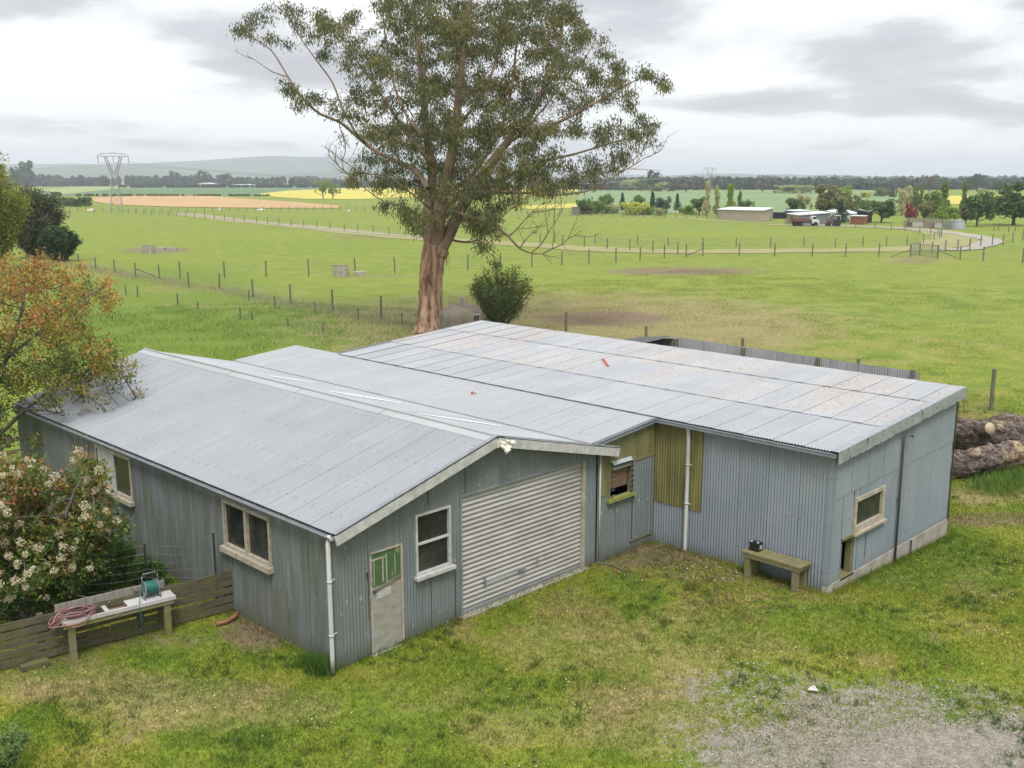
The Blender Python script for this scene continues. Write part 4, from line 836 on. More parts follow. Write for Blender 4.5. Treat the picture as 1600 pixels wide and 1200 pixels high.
def colonize(nodes, par, attr, step=.4, di=4., dk=.6, iters=160, grav=0., maxn=9000):
    nodes = [np.array(p, float) for p in nodes]; par = list(par); A_ = np.array(attr, float)
    NP = np.array(nodes); d = np.linalg.norm(A_[:, None, :]-NP[None], axis=2); ni = d.argmin(1); nd = d.min(1); alive = nd > dk
    r = np.random.default_rng(3)
    for it in range(iters):
        sel = alive & (nd < di)
        if not sel.any():
            if alive.any() and it < iters-1 and di < 30: di *= 1.4; continue
            break
        idx = ni[sel]; V = A_[sel]-np.array(nodes)[idx]; V /= np.linalg.norm(V, axis=1)[:, None]
        acc = np.zeros((len(nodes), 3)); np.add.at(acc, idx, V); who = np.unique(idx)
        new = []
        for w in who:
            v = acc[w]+r.normal(size=3)*.18; v[2] += grav; nv = np.linalg.norm(v)
            if nv < 1e-6: continue
            new.append((w, nodes[w]+v/nv*step))
        if not new: break
        b0 = len(nodes)
        for w, p in new: nodes.append(p); par.append(int(w))
        Q = np.array([p for _, p in new]); dd = np.linalg.norm(A_[:, None, :]-Q[None], axis=2); m_ = dd.min(1); am = dd.argmin(1)
        bt = m_ < nd; nd[bt] = m_[bt]; ni[bt] = b0+am[bt]; alive &= nd > dk
        if len(nodes) > maxn: break
    return np.array(nodes), np.array(par)
def radii(N_, par, tip=.01, e=2.3, fix=None):
    n = len(N_); acc = np.zeros(n); R = np.zeros(n)
    for i in range(n-1, -1, -1):
        R[i] = max(acc[i]**(1/e) if acc[i] > 0 else tip, tip)
        if fix is not None and fix.get(i): R[i] = max(R[i], fix[i])
        if par[i] >= 0: acc[par[i]] += R[i]**e
    return R
def branchmesh(name, N_, par, R, mat, parent, rmin=0, k=5, cap=1.25):
    idx = np.array([i for i in range(len(N_)) if par[i] >= 0 and R[i] >= rmin]); a = N_[par[idx]]; b = N_[idx]
    ra = np.minimum(R[par[idx]], R[idx]*cap)[:, None]; rb = R[idx][:, None]; d = b-a; d /= (np.linalg.norm(d, axis=1)[:, None]+1e-9)
    a = a-d*ra*.35; x = np.cross(d, np.array([.31, .17, .93])); x /= np.linalg.norm(x, axis=1)[:, None]; y = np.cross(d, x); n = len(idx)
    V = np.empty((n, 2*k, 3))
    for j in range(k):
        o = math.cos(2*PI*j/k)*x+math.sin(2*PI*j/k)*y; V[:, j] = a+o*ra; V[:, k+j] = b+o*rb
    base = (np.arange(n)*2*k)[:, None]; F = np.concatenate([base+np.array([j, (j+1) % k, k+(j+1) % k, k+j]) for j in range(k)], 0)
    return fastmesh(name, V.reshape(-1, 3), F, mat, parent, smooth=True)
def limbnodes(limbs, seg=.5):
    """limbs: [(parent limb index or -1, [points], r0, r1)] -> nodes, parents, fixed radii"""
    nodes = []; par = []; fix = {}; start = {}
    for li, (pl, pts, r0, r1) in enumerate(limbs):
        pts = [np.array(p, float) for p in pts]; Q = []
        for i in range(len(pts)-1):
            m_ = max(2, int(np.linalg.norm(pts[i+1]-pts[i])/seg)); p0, p1, p2, p3 = pts[max(i-1, 0)], pts[i], pts[i+1], pts[min(i+2, len(pts)-1)]
            for k in range(m_):
                t_ = k/m_; Q.append(.5*((2*p1)+(-p0+p2)*t_+(2*p0-5*p1+4*p2-p3)*t_*t_+(-p0+3*p1-3*p2+p3)*t_**3))
        Q.append(pts[-1]); prev = -1
        if pl >= 0:
            cand = np.array([nodes[i] for i in start[pl]]); prev = start[pl][int(np.linalg.norm(cand-Q[0], axis=1).argmin())]; Q = Q[1:]
        ids = []
        for i, q in enumerate(Q):
            nodes.append(q); par.append(prev); prev = len(nodes)-1; ids.append(prev); fix[prev] = r0+(r1-r0)*(i/max(len(Q)-1, 1))**.8
        start[li] = ids
    return nodes, par, fix
def cloud(clumps, per, depth, cx_=None, hw=None, rd=None, seed=0, flat=None):
    """points filling the clumps (px, py, r, weight) seen at about that depth; spread in depth over +-rd"""
    r = np.random.default_rng(seed); out = []
    for c in clumps:
        x, y, rr = c[:3]; w = c[3] if len(c) > 3 else 1.; n = max(3, int(per*(rr/30.)**2*w))
        off = c[4] if len(c) > 4 else None
        sp = rd*math.sqrt(max(.04, 1-((x-cx_)/hw)**2)) if rd else 1.
        d0 = [off]*3 if off is not None else r.uniform(-sp, sp, 3); rm = rr/FOC*depth
        for q in range(3):
            dd = d0[q]
            for k in range(max(1, n//3)):
                v = r.normal(size=3); v /= np.linalg.norm(v); v *= rm*r.uniform(0, 1)**.45; v[2] *= .9
                out.append(atd(x, y, depth+dd)+v)
    return np.array(out)

# ------------------------------------------------------------------ the big gum tree
EB, t, b = newmat('stringy_bark'); v = coords(t, 'Object', (1, 1, .16)); n1 = noise(t, v, 3.2, 7, .65, .5); n2 = noise(t, coords(t, 'Object', (1, 1, .5)), .8, 4)
c = ramp(t, n1, [(.36, (.085, .045, .028)), (.46, (.235, .135, .08)), (.58, (.40, .26, .165)), (.7, (.40, .32, .24))]); c = mix(t, ramp(t, n2, [(.5, 0.), (.7, .35)]), c, (.14, .11, .09))
L(t, c, b.inputs['Base Color']); b.inputs['Roughness'].default_value = .9; bump(t, b, n1, 1., .15)
EBR = simple('gum_branch_bark', (.12, .075, .05), (.26, .185, .13), 1.5, .85, (1, 1, .5), .3)
ED = 59.65
E_ = lambda x, y, o=0: atd(x, y, ED+o)
GT = thing('gum_tree', 'huge gum tree with peeling tan trunk rising behind the sheds', 'tree', tuple(at(668, 523)))
Tb = E_(671, 530, 0); Tb[2] = -.1
TK = [Tb, E_(671, 505), E_(672, 470), E_(673, 430), E_(677, 400), E_(683, 385)]
tr_r = [.92, .72, .64, .62, .66, .76]
mb = MB(); P = []; R = []
for i in range(5):
    for k in range(8): t_ = k/8; P.append(TK[i]*(1-t_)+TK[i+1]*t_); R.append(tr_r[i]*(1-t_)+tr_r[i+1]*t_)
mb.tube(P, R, 48, caps=False); V = np.array(mb.v); rs = np.random.default_rng(2); ph = rs.uniform(0, 6.28, 8)
for i in range(len(P)):
    for j in range(48):
        a = 2*PI*j/48; k = i*48+j; z = i*.12
        am = 1+.085*math.sin(3*a+ph[0]+z*.3)+.05*math.sin(7*a+ph[1]+z*.5)+.035*math.sin(13*a+ph[2]-z*.4)+.02*math.sin(23*a+z)+rs.uniform(-.025, .025)
        if i < 8: am *= 1+.16*(1-i/8)*max(0, math.sin(4*a+1))
        V[k] = P[i]+(V[k]-P[i])*am
mb.v = [tuple(x) for x in V]; trunk = mb.build('trunk', EB, GT, True)
mb = MB()      # hanging strips of shed bark
rb2 = random.Random(4)
for k in range(46):
    i = rb2.randrange(2, len(P)-2); a = rb2.uniform(0, 2*PI); o = np.array([math.cos(a), math.sin(a), 0]); p = P[i]+o*(R[i]*1.03); l = rb2.uniform(.4, 1.5); w = rb2.uniform(.03, .07)
    q = np.cross(o, (0, 0, 1))*w; tip = p-np.array([0, 0, l])+o*rb2.uniform(-.02, .16)+q*rb2.uniform(-2, 2); m2 = (p+tip)/2+o*.05
    mb = MB(); mb.quad(p-q, p+q, m2+q, m2-q); mb.quad(m2-q, m2+q, tip+q*.4, tip-q*.4); mb.build('bark_strip', EB, trunk)
LM = [(-1, [E_(676, 400), E_(681, 382), E_(686, 350, -.4), E_(690, 320, -.6), E_(694, 300, -.8), E_(703, 255, -1), E_(712, 200, -1), E_(718, 140, -1.2), E_(726, 70, -1), E_(735, 0, -.5), E_(740, -60, 0)], .52, .10),       # 0 central leader
      (-1, [E_(672, 400), E_(672, 380, .3), E_(668, 350, .6), E_(672, 310, .8), E_(676, 270, 1), E_(668, 220, 1), E_(662, 160, .6), E_(655, 90, 0), E_(648, 20, 0), E_(645, -50)], .46, .08),    # 1 left leader
      (-1, [E_(684, 395), E_(700, 368, .2), E_(716, 335, .5), E_(735, 300, .7), E_(758, 268, 1), E_(790, 225, 1), E_(822, 190, 1.2), E_(850, 140, 1), E_(872, 80, 1), E_(880, 20, 1)], .50, .07),   # 2 right leader
      (2, [E_(735, 300), E_(765, 262, -1.2), E_(800, 218, -1.5), E_(840, 205, -1.8), E_(885, 185, -2), E_(930, 160, -1), E_(975, 135, 0), E_(1010, 120), E_(1040, 130)], .22, .03),
      (2, [E_(722, 325), E_(760, 290, 1.5), E_(810, 268, 2), E_(850, 252, 2), E_(900, 240, 1.5), E_(950, 225, 1), E_(1000, 212, 0), E_(1022, 200)], .20, .03),
      (0, [E_(690, 330), E_(720, 308, -2), E_(770, 300, -3), E_(830, 302, -3.5), E_(880, 304, -3.5), E_(925, 296, -3), E_(965, 272, -3), E_(1000, 240, -3), E_(1018, 225, -3)], .17, .015),      # 5 low right
      (1, [E_(672, 300), E_(650, 268, 1), E_(620, 252, 1.5), E_(590, 238, 2), E_(560, 215, 2), E_(530, 190, 1.5), E_(500, 178, 1), E_(470, 150, 0), E_(450, 120, 0), E_(425, 80, 0), E_(400, 62), E_(372, 52)], .24, .03),   # 6 big left
      (1, [E_(674, 255), E_(640, 215, -1), E_(610, 170, -1.5), E_(580, 125, -1.5), E_(555, 90, -1), E_(535, 60, -1), E_(510, 30)], .16, .03),
      (6, [E_(560, 215), E_(535, 170), E_(520, 130), E_(495, 95), E_(470, 60), E_(450, 25), E_(425, 5)], .10, .02),
      (6, [E_(450, 120), E_(425, 112), E_(400, 95), E_(385, 86)], .05, .012),
      (0, [E_(686, 352), E_(655, 338, -1), E_(628, 322, -1.5), E_(600, 315, -2), E_(575, 298, -2), E_(558, 284, -2), E_(545, 272, -2)], .10, .018),     # 10 low left
      (0, [E_(690, 340), E_(640, 300, -2.2), E_(605, 275, -2.8), E_(575, 272, -3), E_(552, 262, -3), E_(535, 250, -3)], .10, .014),
      (2, [E_(694, 372), E_(725, 378, 1), E_(748, 374, 1.5), E_(770, 352, 2), E_(785, 338, 2)], .10, .02),       # 12
      (0, [E_(694, 305), E_(740, 270, -2), E_(775, 215, -3), E_(795, 160, -3), E_(805, 90, -2.5), E_(810, 20, -2)], .17, .04),
      (0, [E_(712, 200), E_(745, 160, .5), E_(770, 110, 2), E_(785, 50, 2.5), E_(790, -10, 2.5)], .13, .03),
      (1, [E_(668, 220), E_(635, 180, 3), E_(615, 130, 4), E_(605, 80, 4), E_(598, 20, 4)], .13, .03),
      (2, [E_(790, 225), E_(840, 180, 4), E_(880, 130, 5), E_(915, 90, 5), E_(930, 60, 5)], .12, .03)]
BARE = [(0, [E_(688, 342), E_(705, 331, -1.2), E_(722, 335, -2), E_(748, 343, -2.6), E_(772, 352, -3), E_(795, 370, -3.2), E_(812, 388, -3.4), E_(832, 396, -3.5), E_(848, 397, -3.6), E_(862, 412, -3.7)], .20, .02)]
nb0 = len(LM); LM += BARE
LM = [(a_, b_, (r_0*.78 if n_ > 2 else r_0*.9), r_1*.7) for n_, (a_, b_, r_0, r_1) in enumerate(LM)]
nodes, par, fix = limbnodes(LM, .45)
CL = [(650, -30, 34), (700, -48, 38), (745, -55, 36), (790, -38, 36), (840, -22, 32), (610, -25, 28), (875, -15, 24), (370, 40, 17), (392, 25, 20), (425, 16, 24), (412, 48, 14, .7), (455, 12, 22), (440, 60, 12, .5), (500, 25, 24), (525, 45, 22), (545, 22, 22), (490, 55, 15, .6), (560, 70, 24), (515, 85, 20, .8), (545, 110, 22, .8), (480, 40, 12, .6),
      (590, 95, 32), (620, 50, 32), (610, 10, 30), (650, 90, 36), (660, 30, 42), (700, 65, 42), (705, 15, 42), (745, 40, 46), (790, 20, 44), (835, 20, 40), (880, 20, 30), (905, 30, 18), (745, 95, 42), (800, 75, 44), (850, 70, 40), (893, 68, 26), (912, 45, 14),
      (455, 130, 14, .8), (470, 150, 18, .8), (497, 150, 18, .8), (520, 160, 20, .8), (450, 142, 9), (545, 145, 18, .7), (575, 140, 28), (555, 180, 20, .8), (605, 160, 36), (650, 145, 38), (700, 130, 42), (750, 150, 42), (800, 135, 42), (848, 125, 36), (880, 105, 26), (920, 100, 18, .8),
      (940, 72, 20), (960, 90, 18), (935, 120, 24), (965, 115, 18, .8), (1000, 100, 14), (1012, 112, 14), (1032, 122, 14), (1040, 138, 9), (985, 120, 12, .6), (990, 140, 14, .5),
      (870, 160, 30), (910, 155, 24), (950, 150, 18, .7), (985, 165, 16, .8), (1000, 180, 17), (1018, 195, 16), (1025, 214, 13), (1000, 210, 18), (975, 195, 18, .7), (1015, 225, 10), (955, 185, 14, .5),
      (560, 225, 18, .8), (580, 245, 20, .9), (600, 200, 36), (625, 235, 34), (655, 200, 40), (700, 190, 40), (755, 200, 40), (805, 190, 32), (850, 200, 30, .8), (895, 200, 24, .8), (935, 210, 22, .8), (965, 235, 20, .8), (985, 245, 14, .8),
      (660, 250, 34), (705, 245, 42), (755, 245, 36), (800, 245, 34), (840, 240, 30), (825, 262, 30), (870, 250, 22, .8), (900, 262, 20, .8), (930, 260, 20), (955, 262, 14), (885, 280, 18, .7), (850, 278, 26),
      (605, 275, 18), (630, 290, 22), (670, 300, 32), (710, 300, 36), (750, 290, 32), (790, 285, 30), (820, 290, 24), (860, 296, 14, .7), (560, 262, 10, .6), (575, 290, 10, .6), (650, 330, 22), (690, 330, 24), (730, 328, 26), (765, 322, 24), (790, 312, 16), (622, 320, 12, .7), (600, 312, 9, .6), (548, 284, 8, .6),
      (640, 350, 9), (655, 362, 7), (740, 350, 12), (760, 345, 14), (775, 352, 9), (748, 372, 8), (780, 340, 9), (752, 382, 6), (655, 340, 10), (775, 300, 22), (740, 310, 26)]
A1 = cloud(CL, 50, ED, 700, 370, 8.5, 1)
N1, P1 = colonize(nodes, par, A1, .42, 3.2, .55, 200, grav=-.15, maxn=12000)
R1 = radii(N1, P1, .011, 2.35, fix)
branchmesh('branches', N1, P1, R1, EBR, trunk, 0, 7)
# bare dead twigs of the low right bough
tw = []
def twig(p, d, l, depth_):
    q = p; pts = [p]
    for k in range(5): d = d+np.array([random.gauss(0, .16), random.gauss(0, .16), random.gauss(.03, .12)]); d /= np.linalg.norm(d); q = q+d*l/5; pts.append(q)
    tw.append((pts, .012+.014*depth_))
    if depth_ > 0:
        for k in (1, 2, 3, 4):
            if random.random() < .85: v = np.cross(d, np.random.default_rng(int(random.random()*1e6)).normal(size=3)); v /= np.linalg.norm(v); twig(pts[k], (d+v*.75)/1.25, l*.55, depth_-1)
X2 = XC; 
for (x, y, o, dx, dz, l, dd) in ((795, 370, -3.2, .75, .75, 3.2, 2), (848, 396, -3.6, .85, .45, 3.0, 2), (812, 388, -3.4, .55, .8, 2.0, 2), (772, 352, -3, .5, .9, 2.2, 2), (832, 394, -3.5, .9, .75, 3.4, 2), (848, 397, -3.6, .7, -.4, 1.0, 1), (760, 346, -2.8, .3, 1, 1.8, 1), (965, 272, -3, .8, .6, 3.0, 2), (1000, 242, -3, .5, .9, 1.6, 1), (545, 272, -2, -.7, .6, 1.8, 2), (535, 252, -3, -.8, .5, 1.4, 1), (545, 272, -2, -.9, .1, 1.2, 1), (395, 92, 0, -.9, .2, 1.2, 1), (925, 296, -3, .8, .1, 1.4, 1), (560, 284, -2, -.8, -.1, .9, 1)):
    tw.clear(); twig(E_(x, y, o), X2*dx+np.array([0, 0, dz]), l, dd); mb = MB()
    for pts, r in tw: mb.tube(pts, [r*(1-.15*i) for i in range(len(pts))], 4, caps=False)
    mb.build('dead_branch', EBR, trunk)

# foliage: leaves hang in bunches from the fine twigs
ends = np.where((R1 < .030) & (np.arange(len(N1)) >= len(nodes)))[0]
bare_ids = set()
rs = np.random.default_rng(8); LP = []; LDr = []; LU = []
cnt = np.zeros(len(N1), int); np.add.at(cnt, P1[P1 >= 0], 1)
for i in ends:
    c0 = N1[i]; g_ = math.sin(c0[0]*1.9+1.7*math.sin(c0[2]*1.3))+math.sin(c0[1]*2.0+1.3*math.sin(c0[0]*1.1+1))+math.sin(c0[2]*2.3+1.1*math.sin(c0[1]*1.2))
    dens = 1/(1+math.exp(-(g_+.30)*4.5))
    if cnt[i] != 0 and rs.uniform() > .55*dens+.12: continue
    k = int((150 if cnt[i] == 0 else 34)*(.08+.92*dens)); sp_ = .25 if cnt[i] == 0 else .19; tone = np.clip(.45+.22*g_+rs.normal(0, .16), 0, 1)
    p = c0+rs.normal(size=(k, 3))*sp_*np.array([1, 1, .75])-np.array([0, 0, .12]); LP.append(p); d = rs.normal(size=(k, 3))*.5; d[:, 2] -= 1.0; LDr.append(d); LU.append(np.clip(tone*.7+rs.uniform(-.05, .35, k), 0, 1))
LP = np.concatenate(LP); LDr = np.concatenate(LDr); LU = np.concatenate(LU)
GUML = leafmat('gum_leaf', [(0, (.034, .046, .022)), (.35, (.072, .088, .036)), (.65, (.138, .148, .056)), (.90, (.19, .18, .065)), (1., (.20, .13, .05))], .28)
leaves('crown', LP, LDr, .22, .062, GUML, GT, U=LU, seed=5)
print('gum nodes', len(N1), 'leaves', len(LP))

# ------------------------------------------------------------------ near shrubs and trees
def broad_tree(name, label, base, limbs, clumps, depth, per, rd, leafm, ln, wdt, barkm, perEnd, spread, seed, cxx, hw, step=.18, di=1.4, dk=.22, tip=.006, up=.2, newpow=None, kmid=3, spw=1., gate=0):
    o = thing(name, label, 'tree', tuple(base)); nodes, par, fix = limbnodes(limbs, .25)
    A_ = cloud(clumps, per, depth, cxx, hw, rd, seed); N_, P_ = colonize(nodes, par, A_, step, di, dk, 160, grav=.05, maxn=6500); R_2 = radii(N_, P_, tip, 2.3, fix)
    tr = branchmesh('trunk', N_, P_, R_2, barkm, o, 0, 6)
    cnt = np.zeros(len(N_), int); np.add.at(cnt, P_[P_ >= 0], 1); r = np.random.default_rng(seed+5)
    LP, LDr, LU = [], [], []; cen = N_[len(nodes):].mean(0)
    for i in range(len(nodes), len(N_)):
        if R_2[i] > tip*3: continue
        if gate:
            c0 = N_[i]; g_ = math.sin(c0[0]*gate*2.1+1.5*math.sin(c0[2]*gate*1.6))+math.sin(c0[1]*gate*2.3+1.2*math.sin(c0[0]*gate))+math.sin(c0[2]*gate*2.6+math.sin(c0[1]*gate))
            if r.uniform() > 1/(1+math.exp(-(g_+1.0)*2.2)): continue
        k = perEnd if cnt[i] == 0 else kmid; out = N_[i]-cen; out = out/(np.linalg.norm(out)+1e-6)
        p = N_[i]+r.normal(size=(k, 3))*spread*(1. if cnt[i] == 0 else .7); d = r.normal(size=(k, 3))*.8+out*.5; d[:, 2] += up
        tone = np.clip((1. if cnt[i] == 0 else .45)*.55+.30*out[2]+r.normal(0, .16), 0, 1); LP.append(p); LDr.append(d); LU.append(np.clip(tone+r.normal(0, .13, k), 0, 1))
    LP, LDr, LU = np.concatenate(LP), np.concatenate(LDr), np.concatenate(LU)
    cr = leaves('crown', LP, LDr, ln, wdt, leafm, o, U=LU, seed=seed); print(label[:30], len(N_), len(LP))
    return o, N_, P_, cnt, len(nodes)
SHB = simple('smooth_grey_bark', (.14, .12, .10), (.09, .075, .06), 6, .8)
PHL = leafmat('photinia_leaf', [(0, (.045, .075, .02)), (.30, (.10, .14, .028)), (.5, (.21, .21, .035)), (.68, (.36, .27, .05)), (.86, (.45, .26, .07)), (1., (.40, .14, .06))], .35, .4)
b0 = at(-40, 800); D1 = 27.3; p_ = lambda x, y, o=0: atd(x, y, D1+o)
broad_tree('copper_leaved_tree', 'tall shrub with coppery orange new leaves reaching over the garage roof', b0,
    [(-1, [b0, p_(-35, 740), p_(-25, 680), p_(-10, 620), p_(10, 560), p_(30, 500), p_(40, 450)], .09, .02), (0, [p_(-30, 720), p_(0, 680), p_(40, 640), p_(90, 600), p_(130, 570)], .045, .012), (0, [p_(-25, 690), p_(-60, 600), p_(-70, 500)], .06, .015),
     (1, [p_(40, 640), p_(90, 645, -.3), p_(130, 668, -.4), p_(160, 660, -.4), p_(190, 636, -.4), p_(212, 622, -.4)], .035, .008), (0, [p_(10, 560), p_(60, 520), p_(110, 480), p_(160, 450)], .05, .015), (1, [p_(60, 630), p_(95, 640, .3), p_(118, 665, .3), p_(128, 690, .3)], .02, .006),
     (0, [p_(-32, 730), p_(-10, 710, -.6), p_(20, 690, -.8), p_(55, 680, -.8)], .03, .008)],
    [(20, 425, 26), (60, 430, 30), (95, 440, 26), (125, 440, 22), (160, 448, 16), (172, 470, 14), (165, 485, 10), (-20, 450, 50), (30, 465, 34), (80, 480, 34), (125, 470, 24), (60, 520, 36), (100, 520, 34), (130, 510, 18, .6), (20, 530, 36, .8), (140, 545, 28), (165, 550, 20),
     (100, 570, 38), (150, 580, 34), (185, 575, 20), (195, 595, 14), (60, 575, 34), (20, 590, 30), (120, 608, 24), (165, 612, 14), (80, 618, 18), (30, 635, 16, .7), (200, 618, 8, 1., -.4), (217, 614, 5, 1.2, -.4), (130, 650, 11, .7), (160, 640, 9, .7), (125, 688, 10, .8, .3), (58, 690, 9, .5), (10, 680, 16, .7), (0, 640, 20, .7), (-30, 560, 60), (-40, 660, 40, .7), (150, 660, 6, .8), (85, 655, 8, .6)],
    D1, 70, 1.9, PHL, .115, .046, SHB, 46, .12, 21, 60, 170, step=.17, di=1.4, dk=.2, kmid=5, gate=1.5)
b1 = at(40, 985); D2 = 20.8; p_ = lambda x, y, o=0: atd(x, y, D2+o)
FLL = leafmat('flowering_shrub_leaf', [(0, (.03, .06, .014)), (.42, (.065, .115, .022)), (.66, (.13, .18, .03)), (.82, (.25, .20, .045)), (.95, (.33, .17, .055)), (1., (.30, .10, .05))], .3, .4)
FT, N_, P_, cn, n0 = broad_tree('flowering_shrub', 'dark green shrub covered in cream flower heads beside the side wall', b1,
    [(-1, [b1, p_(38, 930), p_(35, 880), p_(40, 830), p_(50, 780)], .09, .03), (0, [p_(38, 930), p_(80, 890), p_(120, 840), p_(150, 790)], .05, .015), (0, [p_(38, 940), p_(0, 880), p_(-30, 820)], .05, .02), (0, [p_(36, 900), p_(90, 830, -.4), p_(120, 760, -.3), p_(140, 735, -.2)], .03, .01)],
    [(0, 740, 30), (40, 735, 26), (20, 765, 36), (70, 760, 30), (110, 770, 30), (140, 765, 26), (150, 735, 18), (132, 722, 13), (165, 750, 14), (178, 772, 12), (60, 800, 40), (110, 810, 38), (150, 810, 28), (180, 818, 16), (196, 820, 8), (10, 810, 44), (40, 850, 42), (90, 850, 40), (135, 850, 32), (165, 845, 18), (10, 890, 40), (60, 900, 38), (105, 890, 32), (140, 885, 20), (30, 935, 30), (75, 930, 26), (-10, 930, 40), (-40, 800, 70), (-40, 900, 60), (110, 915, 14), (150, 790, 24), (8, 960, 16)],
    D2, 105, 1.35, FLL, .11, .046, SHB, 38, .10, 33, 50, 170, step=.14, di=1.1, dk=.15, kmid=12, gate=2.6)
# cream flower heads on the outer shoots
FLM = leafmat('cream_flower', [(0, (.34, .25, .15)), (.35, (.56, .48, .33)), (1, (.70, .64, .50))], .2, .7)
rs = np.random.default_rng(4); ends = [i for i in range(n0, len(N_)) if cn[i] == 0]; cen = N_[n0:].mean(0); cand = [i for i in ends if (N_[i]-cen)@(np.array([0, 0, .55])-FW*.9) > .12]
rs.shuffle(cand); picked = []
for i in cand:
    if all(np.linalg.norm(N_[i]-N_[j]) > .15 for j in picked): picked.append(i)
    if len(picked) > 170: break
FP, FD = [], []
for i in picked:
    k = 120; v_ = rs.normal(size=(k, 3)); v_ /= np.linalg.norm(v_, axis=1)[:, None]; sz = rs.uniform(.055, .10); v_ *= rs.uniform(.15, 1, (k, 1))**.5; FP.append(N_[i]+np.array([0, 0, .13])-FW*.17+v_*np.array([sz, sz, sz*1.0])); FD.append(rs.normal(size=(k, 3))+v_*.5)
leaves('flower_heads', np.concatenate(FP), np.concatenate(FD), .026, .024, FLM, FT, seed=9)
tag([c_ for c_ in FT.children if c_.name.startswith('flower_heads')][0], None, None, None, None)

def stem_shrub(name, label, px, py, depth, spanpx, toppx, leafm, nst, nl, ln, wdt, barkm, seed, lean=0., dens=1., group=None, cat='shrub', low=.25, trunks=.05):
    """many upright stems fanning from one stool with small leaves along their upper parts"""
    base = at(px, py) if depth is None else atd(px, py, depth)
    base = np.array([base[0], base[1], 0]); d = dep(base); r = np.random.default_rng(seed); hh = zat(base[0], base[1], toppx); sw = spanpx/FOC*d/2
    o = thing(name, label, cat, tuple(base), group); mb = MB(); LP = []; LDr = []; LU = []
    for s in range(nst):
        a = r.uniform(0, 2*PI); q = math.sqrt(r.uniform(0, 1)); tx_, ty_ = sw*q*math.cos(a), sw*q*math.sin(a); th = hh*(1-.38*q*q)*r.uniform(.82, 1.02); P = []
        tgt = base+np.array([0, 0, 0])+RT*tx_+np.array([FW[0], FW[1], 0])*ty_
        for k in range(9):
            t_ = k/8; P.append(base*(1-t_**.8)+tgt*t_**.8+np.array([.05*r.normal()*t_*hh*.3, .05*r.normal()*t_*hh*.3, th*t_]))
        mb.tube(P, [trunks*(1-.1*k) for k in range(9)], 5, caps=False)
        for k in range(nl):
            t_ = r.uniform(low, 1); j = min(int(t_*8), 7); f = t_*8-j; c0 = P[j]*(1-f)+P[j+1]*f; sp_ = hh*.06
            sd_ = r.normal(size=3); sd_ /= np.linalg.norm(sd_); c1 = c0+sd_*sp_*r.uniform(.3, 1.6)
            if k % 3 == 0: mb.tube([c0, c1], [.012, .006], 3, caps=False)
            m_ = 9; LP.append(c1+r.normal(size=(m_, 3))*hh*.026); dd = r.normal(size=(m_, 3)); dd[:, 2] += .5; LDr.append(dd); LU.append(np.clip(r.uniform(0, 1)+r.normal(0, .1, m_), 0, 1))
    mb.build('stems', barkm, o, True); leaves('foliage', np.concatenate(LP), np.concatenate(LDr), ln, wdt, leafm, o, U=np.concatenate(LU), seed=seed); return o
OLV = leafmat('dark_shrub_leaf', [(0, (.05, .085, .025)), (.5, (.10, .145, .04)), (1, (.18, .21, .06))], .35)
stem_shrub('upright_bush', 'upright leafy bush beside the domed concrete tank', 783, 520, None, 96, 398, OLV, 26, 62, .13, .05, SHB, 6, low=.3)
OLB = leafmat('olive_brown_leaf', [(0, (.05, .06, .03)), (.5, (.085, .095, .045)), (1, (.13, .145, .06))], .25)
stem_shrub('grey_bush', 'tall twiggy grey green bush behind the copper leaved shrub', 58, 404, None, 92, 291, OLB, 46, 150, .26, .12, SHB, 7, low=.18, trunks=.10)
DKG = leafmat('deep_green_leaf', [(0, (.025, .055, .02)), (.5, (.045, .09, .03)), (1, (.09, .14, .045))], .25)
stem_shrub('low_dark_bush', 'low dark green bush in front of the twiggy grey bush', 93, 409, None, 62, 354, DKG, 34, 120, .26, .13, SHB, 8, low=.08)
YGL = leafmat('yellow_green_leaf', [(0, (.10, .14, .02)), (.5, (.21, .25, .04)), (1, (.34, .32, .06))], .4)
stem_shrub('yellow_green_tree', 'yellow green leafy tree cut off by the left edge', -22, 425, None, 120, 226, YGL, 46, 150, .30, .15, SHB, 9, cat='tree', low=.2, trunks=.10)
stem_shrub('weedy_shrub', 'pale green leafy weed in the bottom left corner', 5, 1215, None, 95, 1128, leafmat('weed_leaf', [(0, (.08, .15, .04)), (.5, (.17, .27, .08)), (1, (.30, .36, .16))], .4), 18, 20, .06, .03, SHB, 10, low=.2, trunks=.007, cat='weed')
for i, (x, y, w, tp) in enumerate(((185, 905, 90, 840), (232, 920, 60, 872), (150, 930, 80, 880))):
    stem_shrub('tall_weeds', ['tallest clump of rank weeds against the side wall', 'small clump of rank weeds behind the hose reel', 'clump of rank weeds behind the sink bench'][i], x, y, None, w, tp, leafmat('rank_weed_%d' % i, [(0, (.04, .10, .015)), (1, (.09, .17, .03))], .3), 40, 16, .12, .018, SHB, 12+i, low=.05, trunks=.004, cat='weeds')
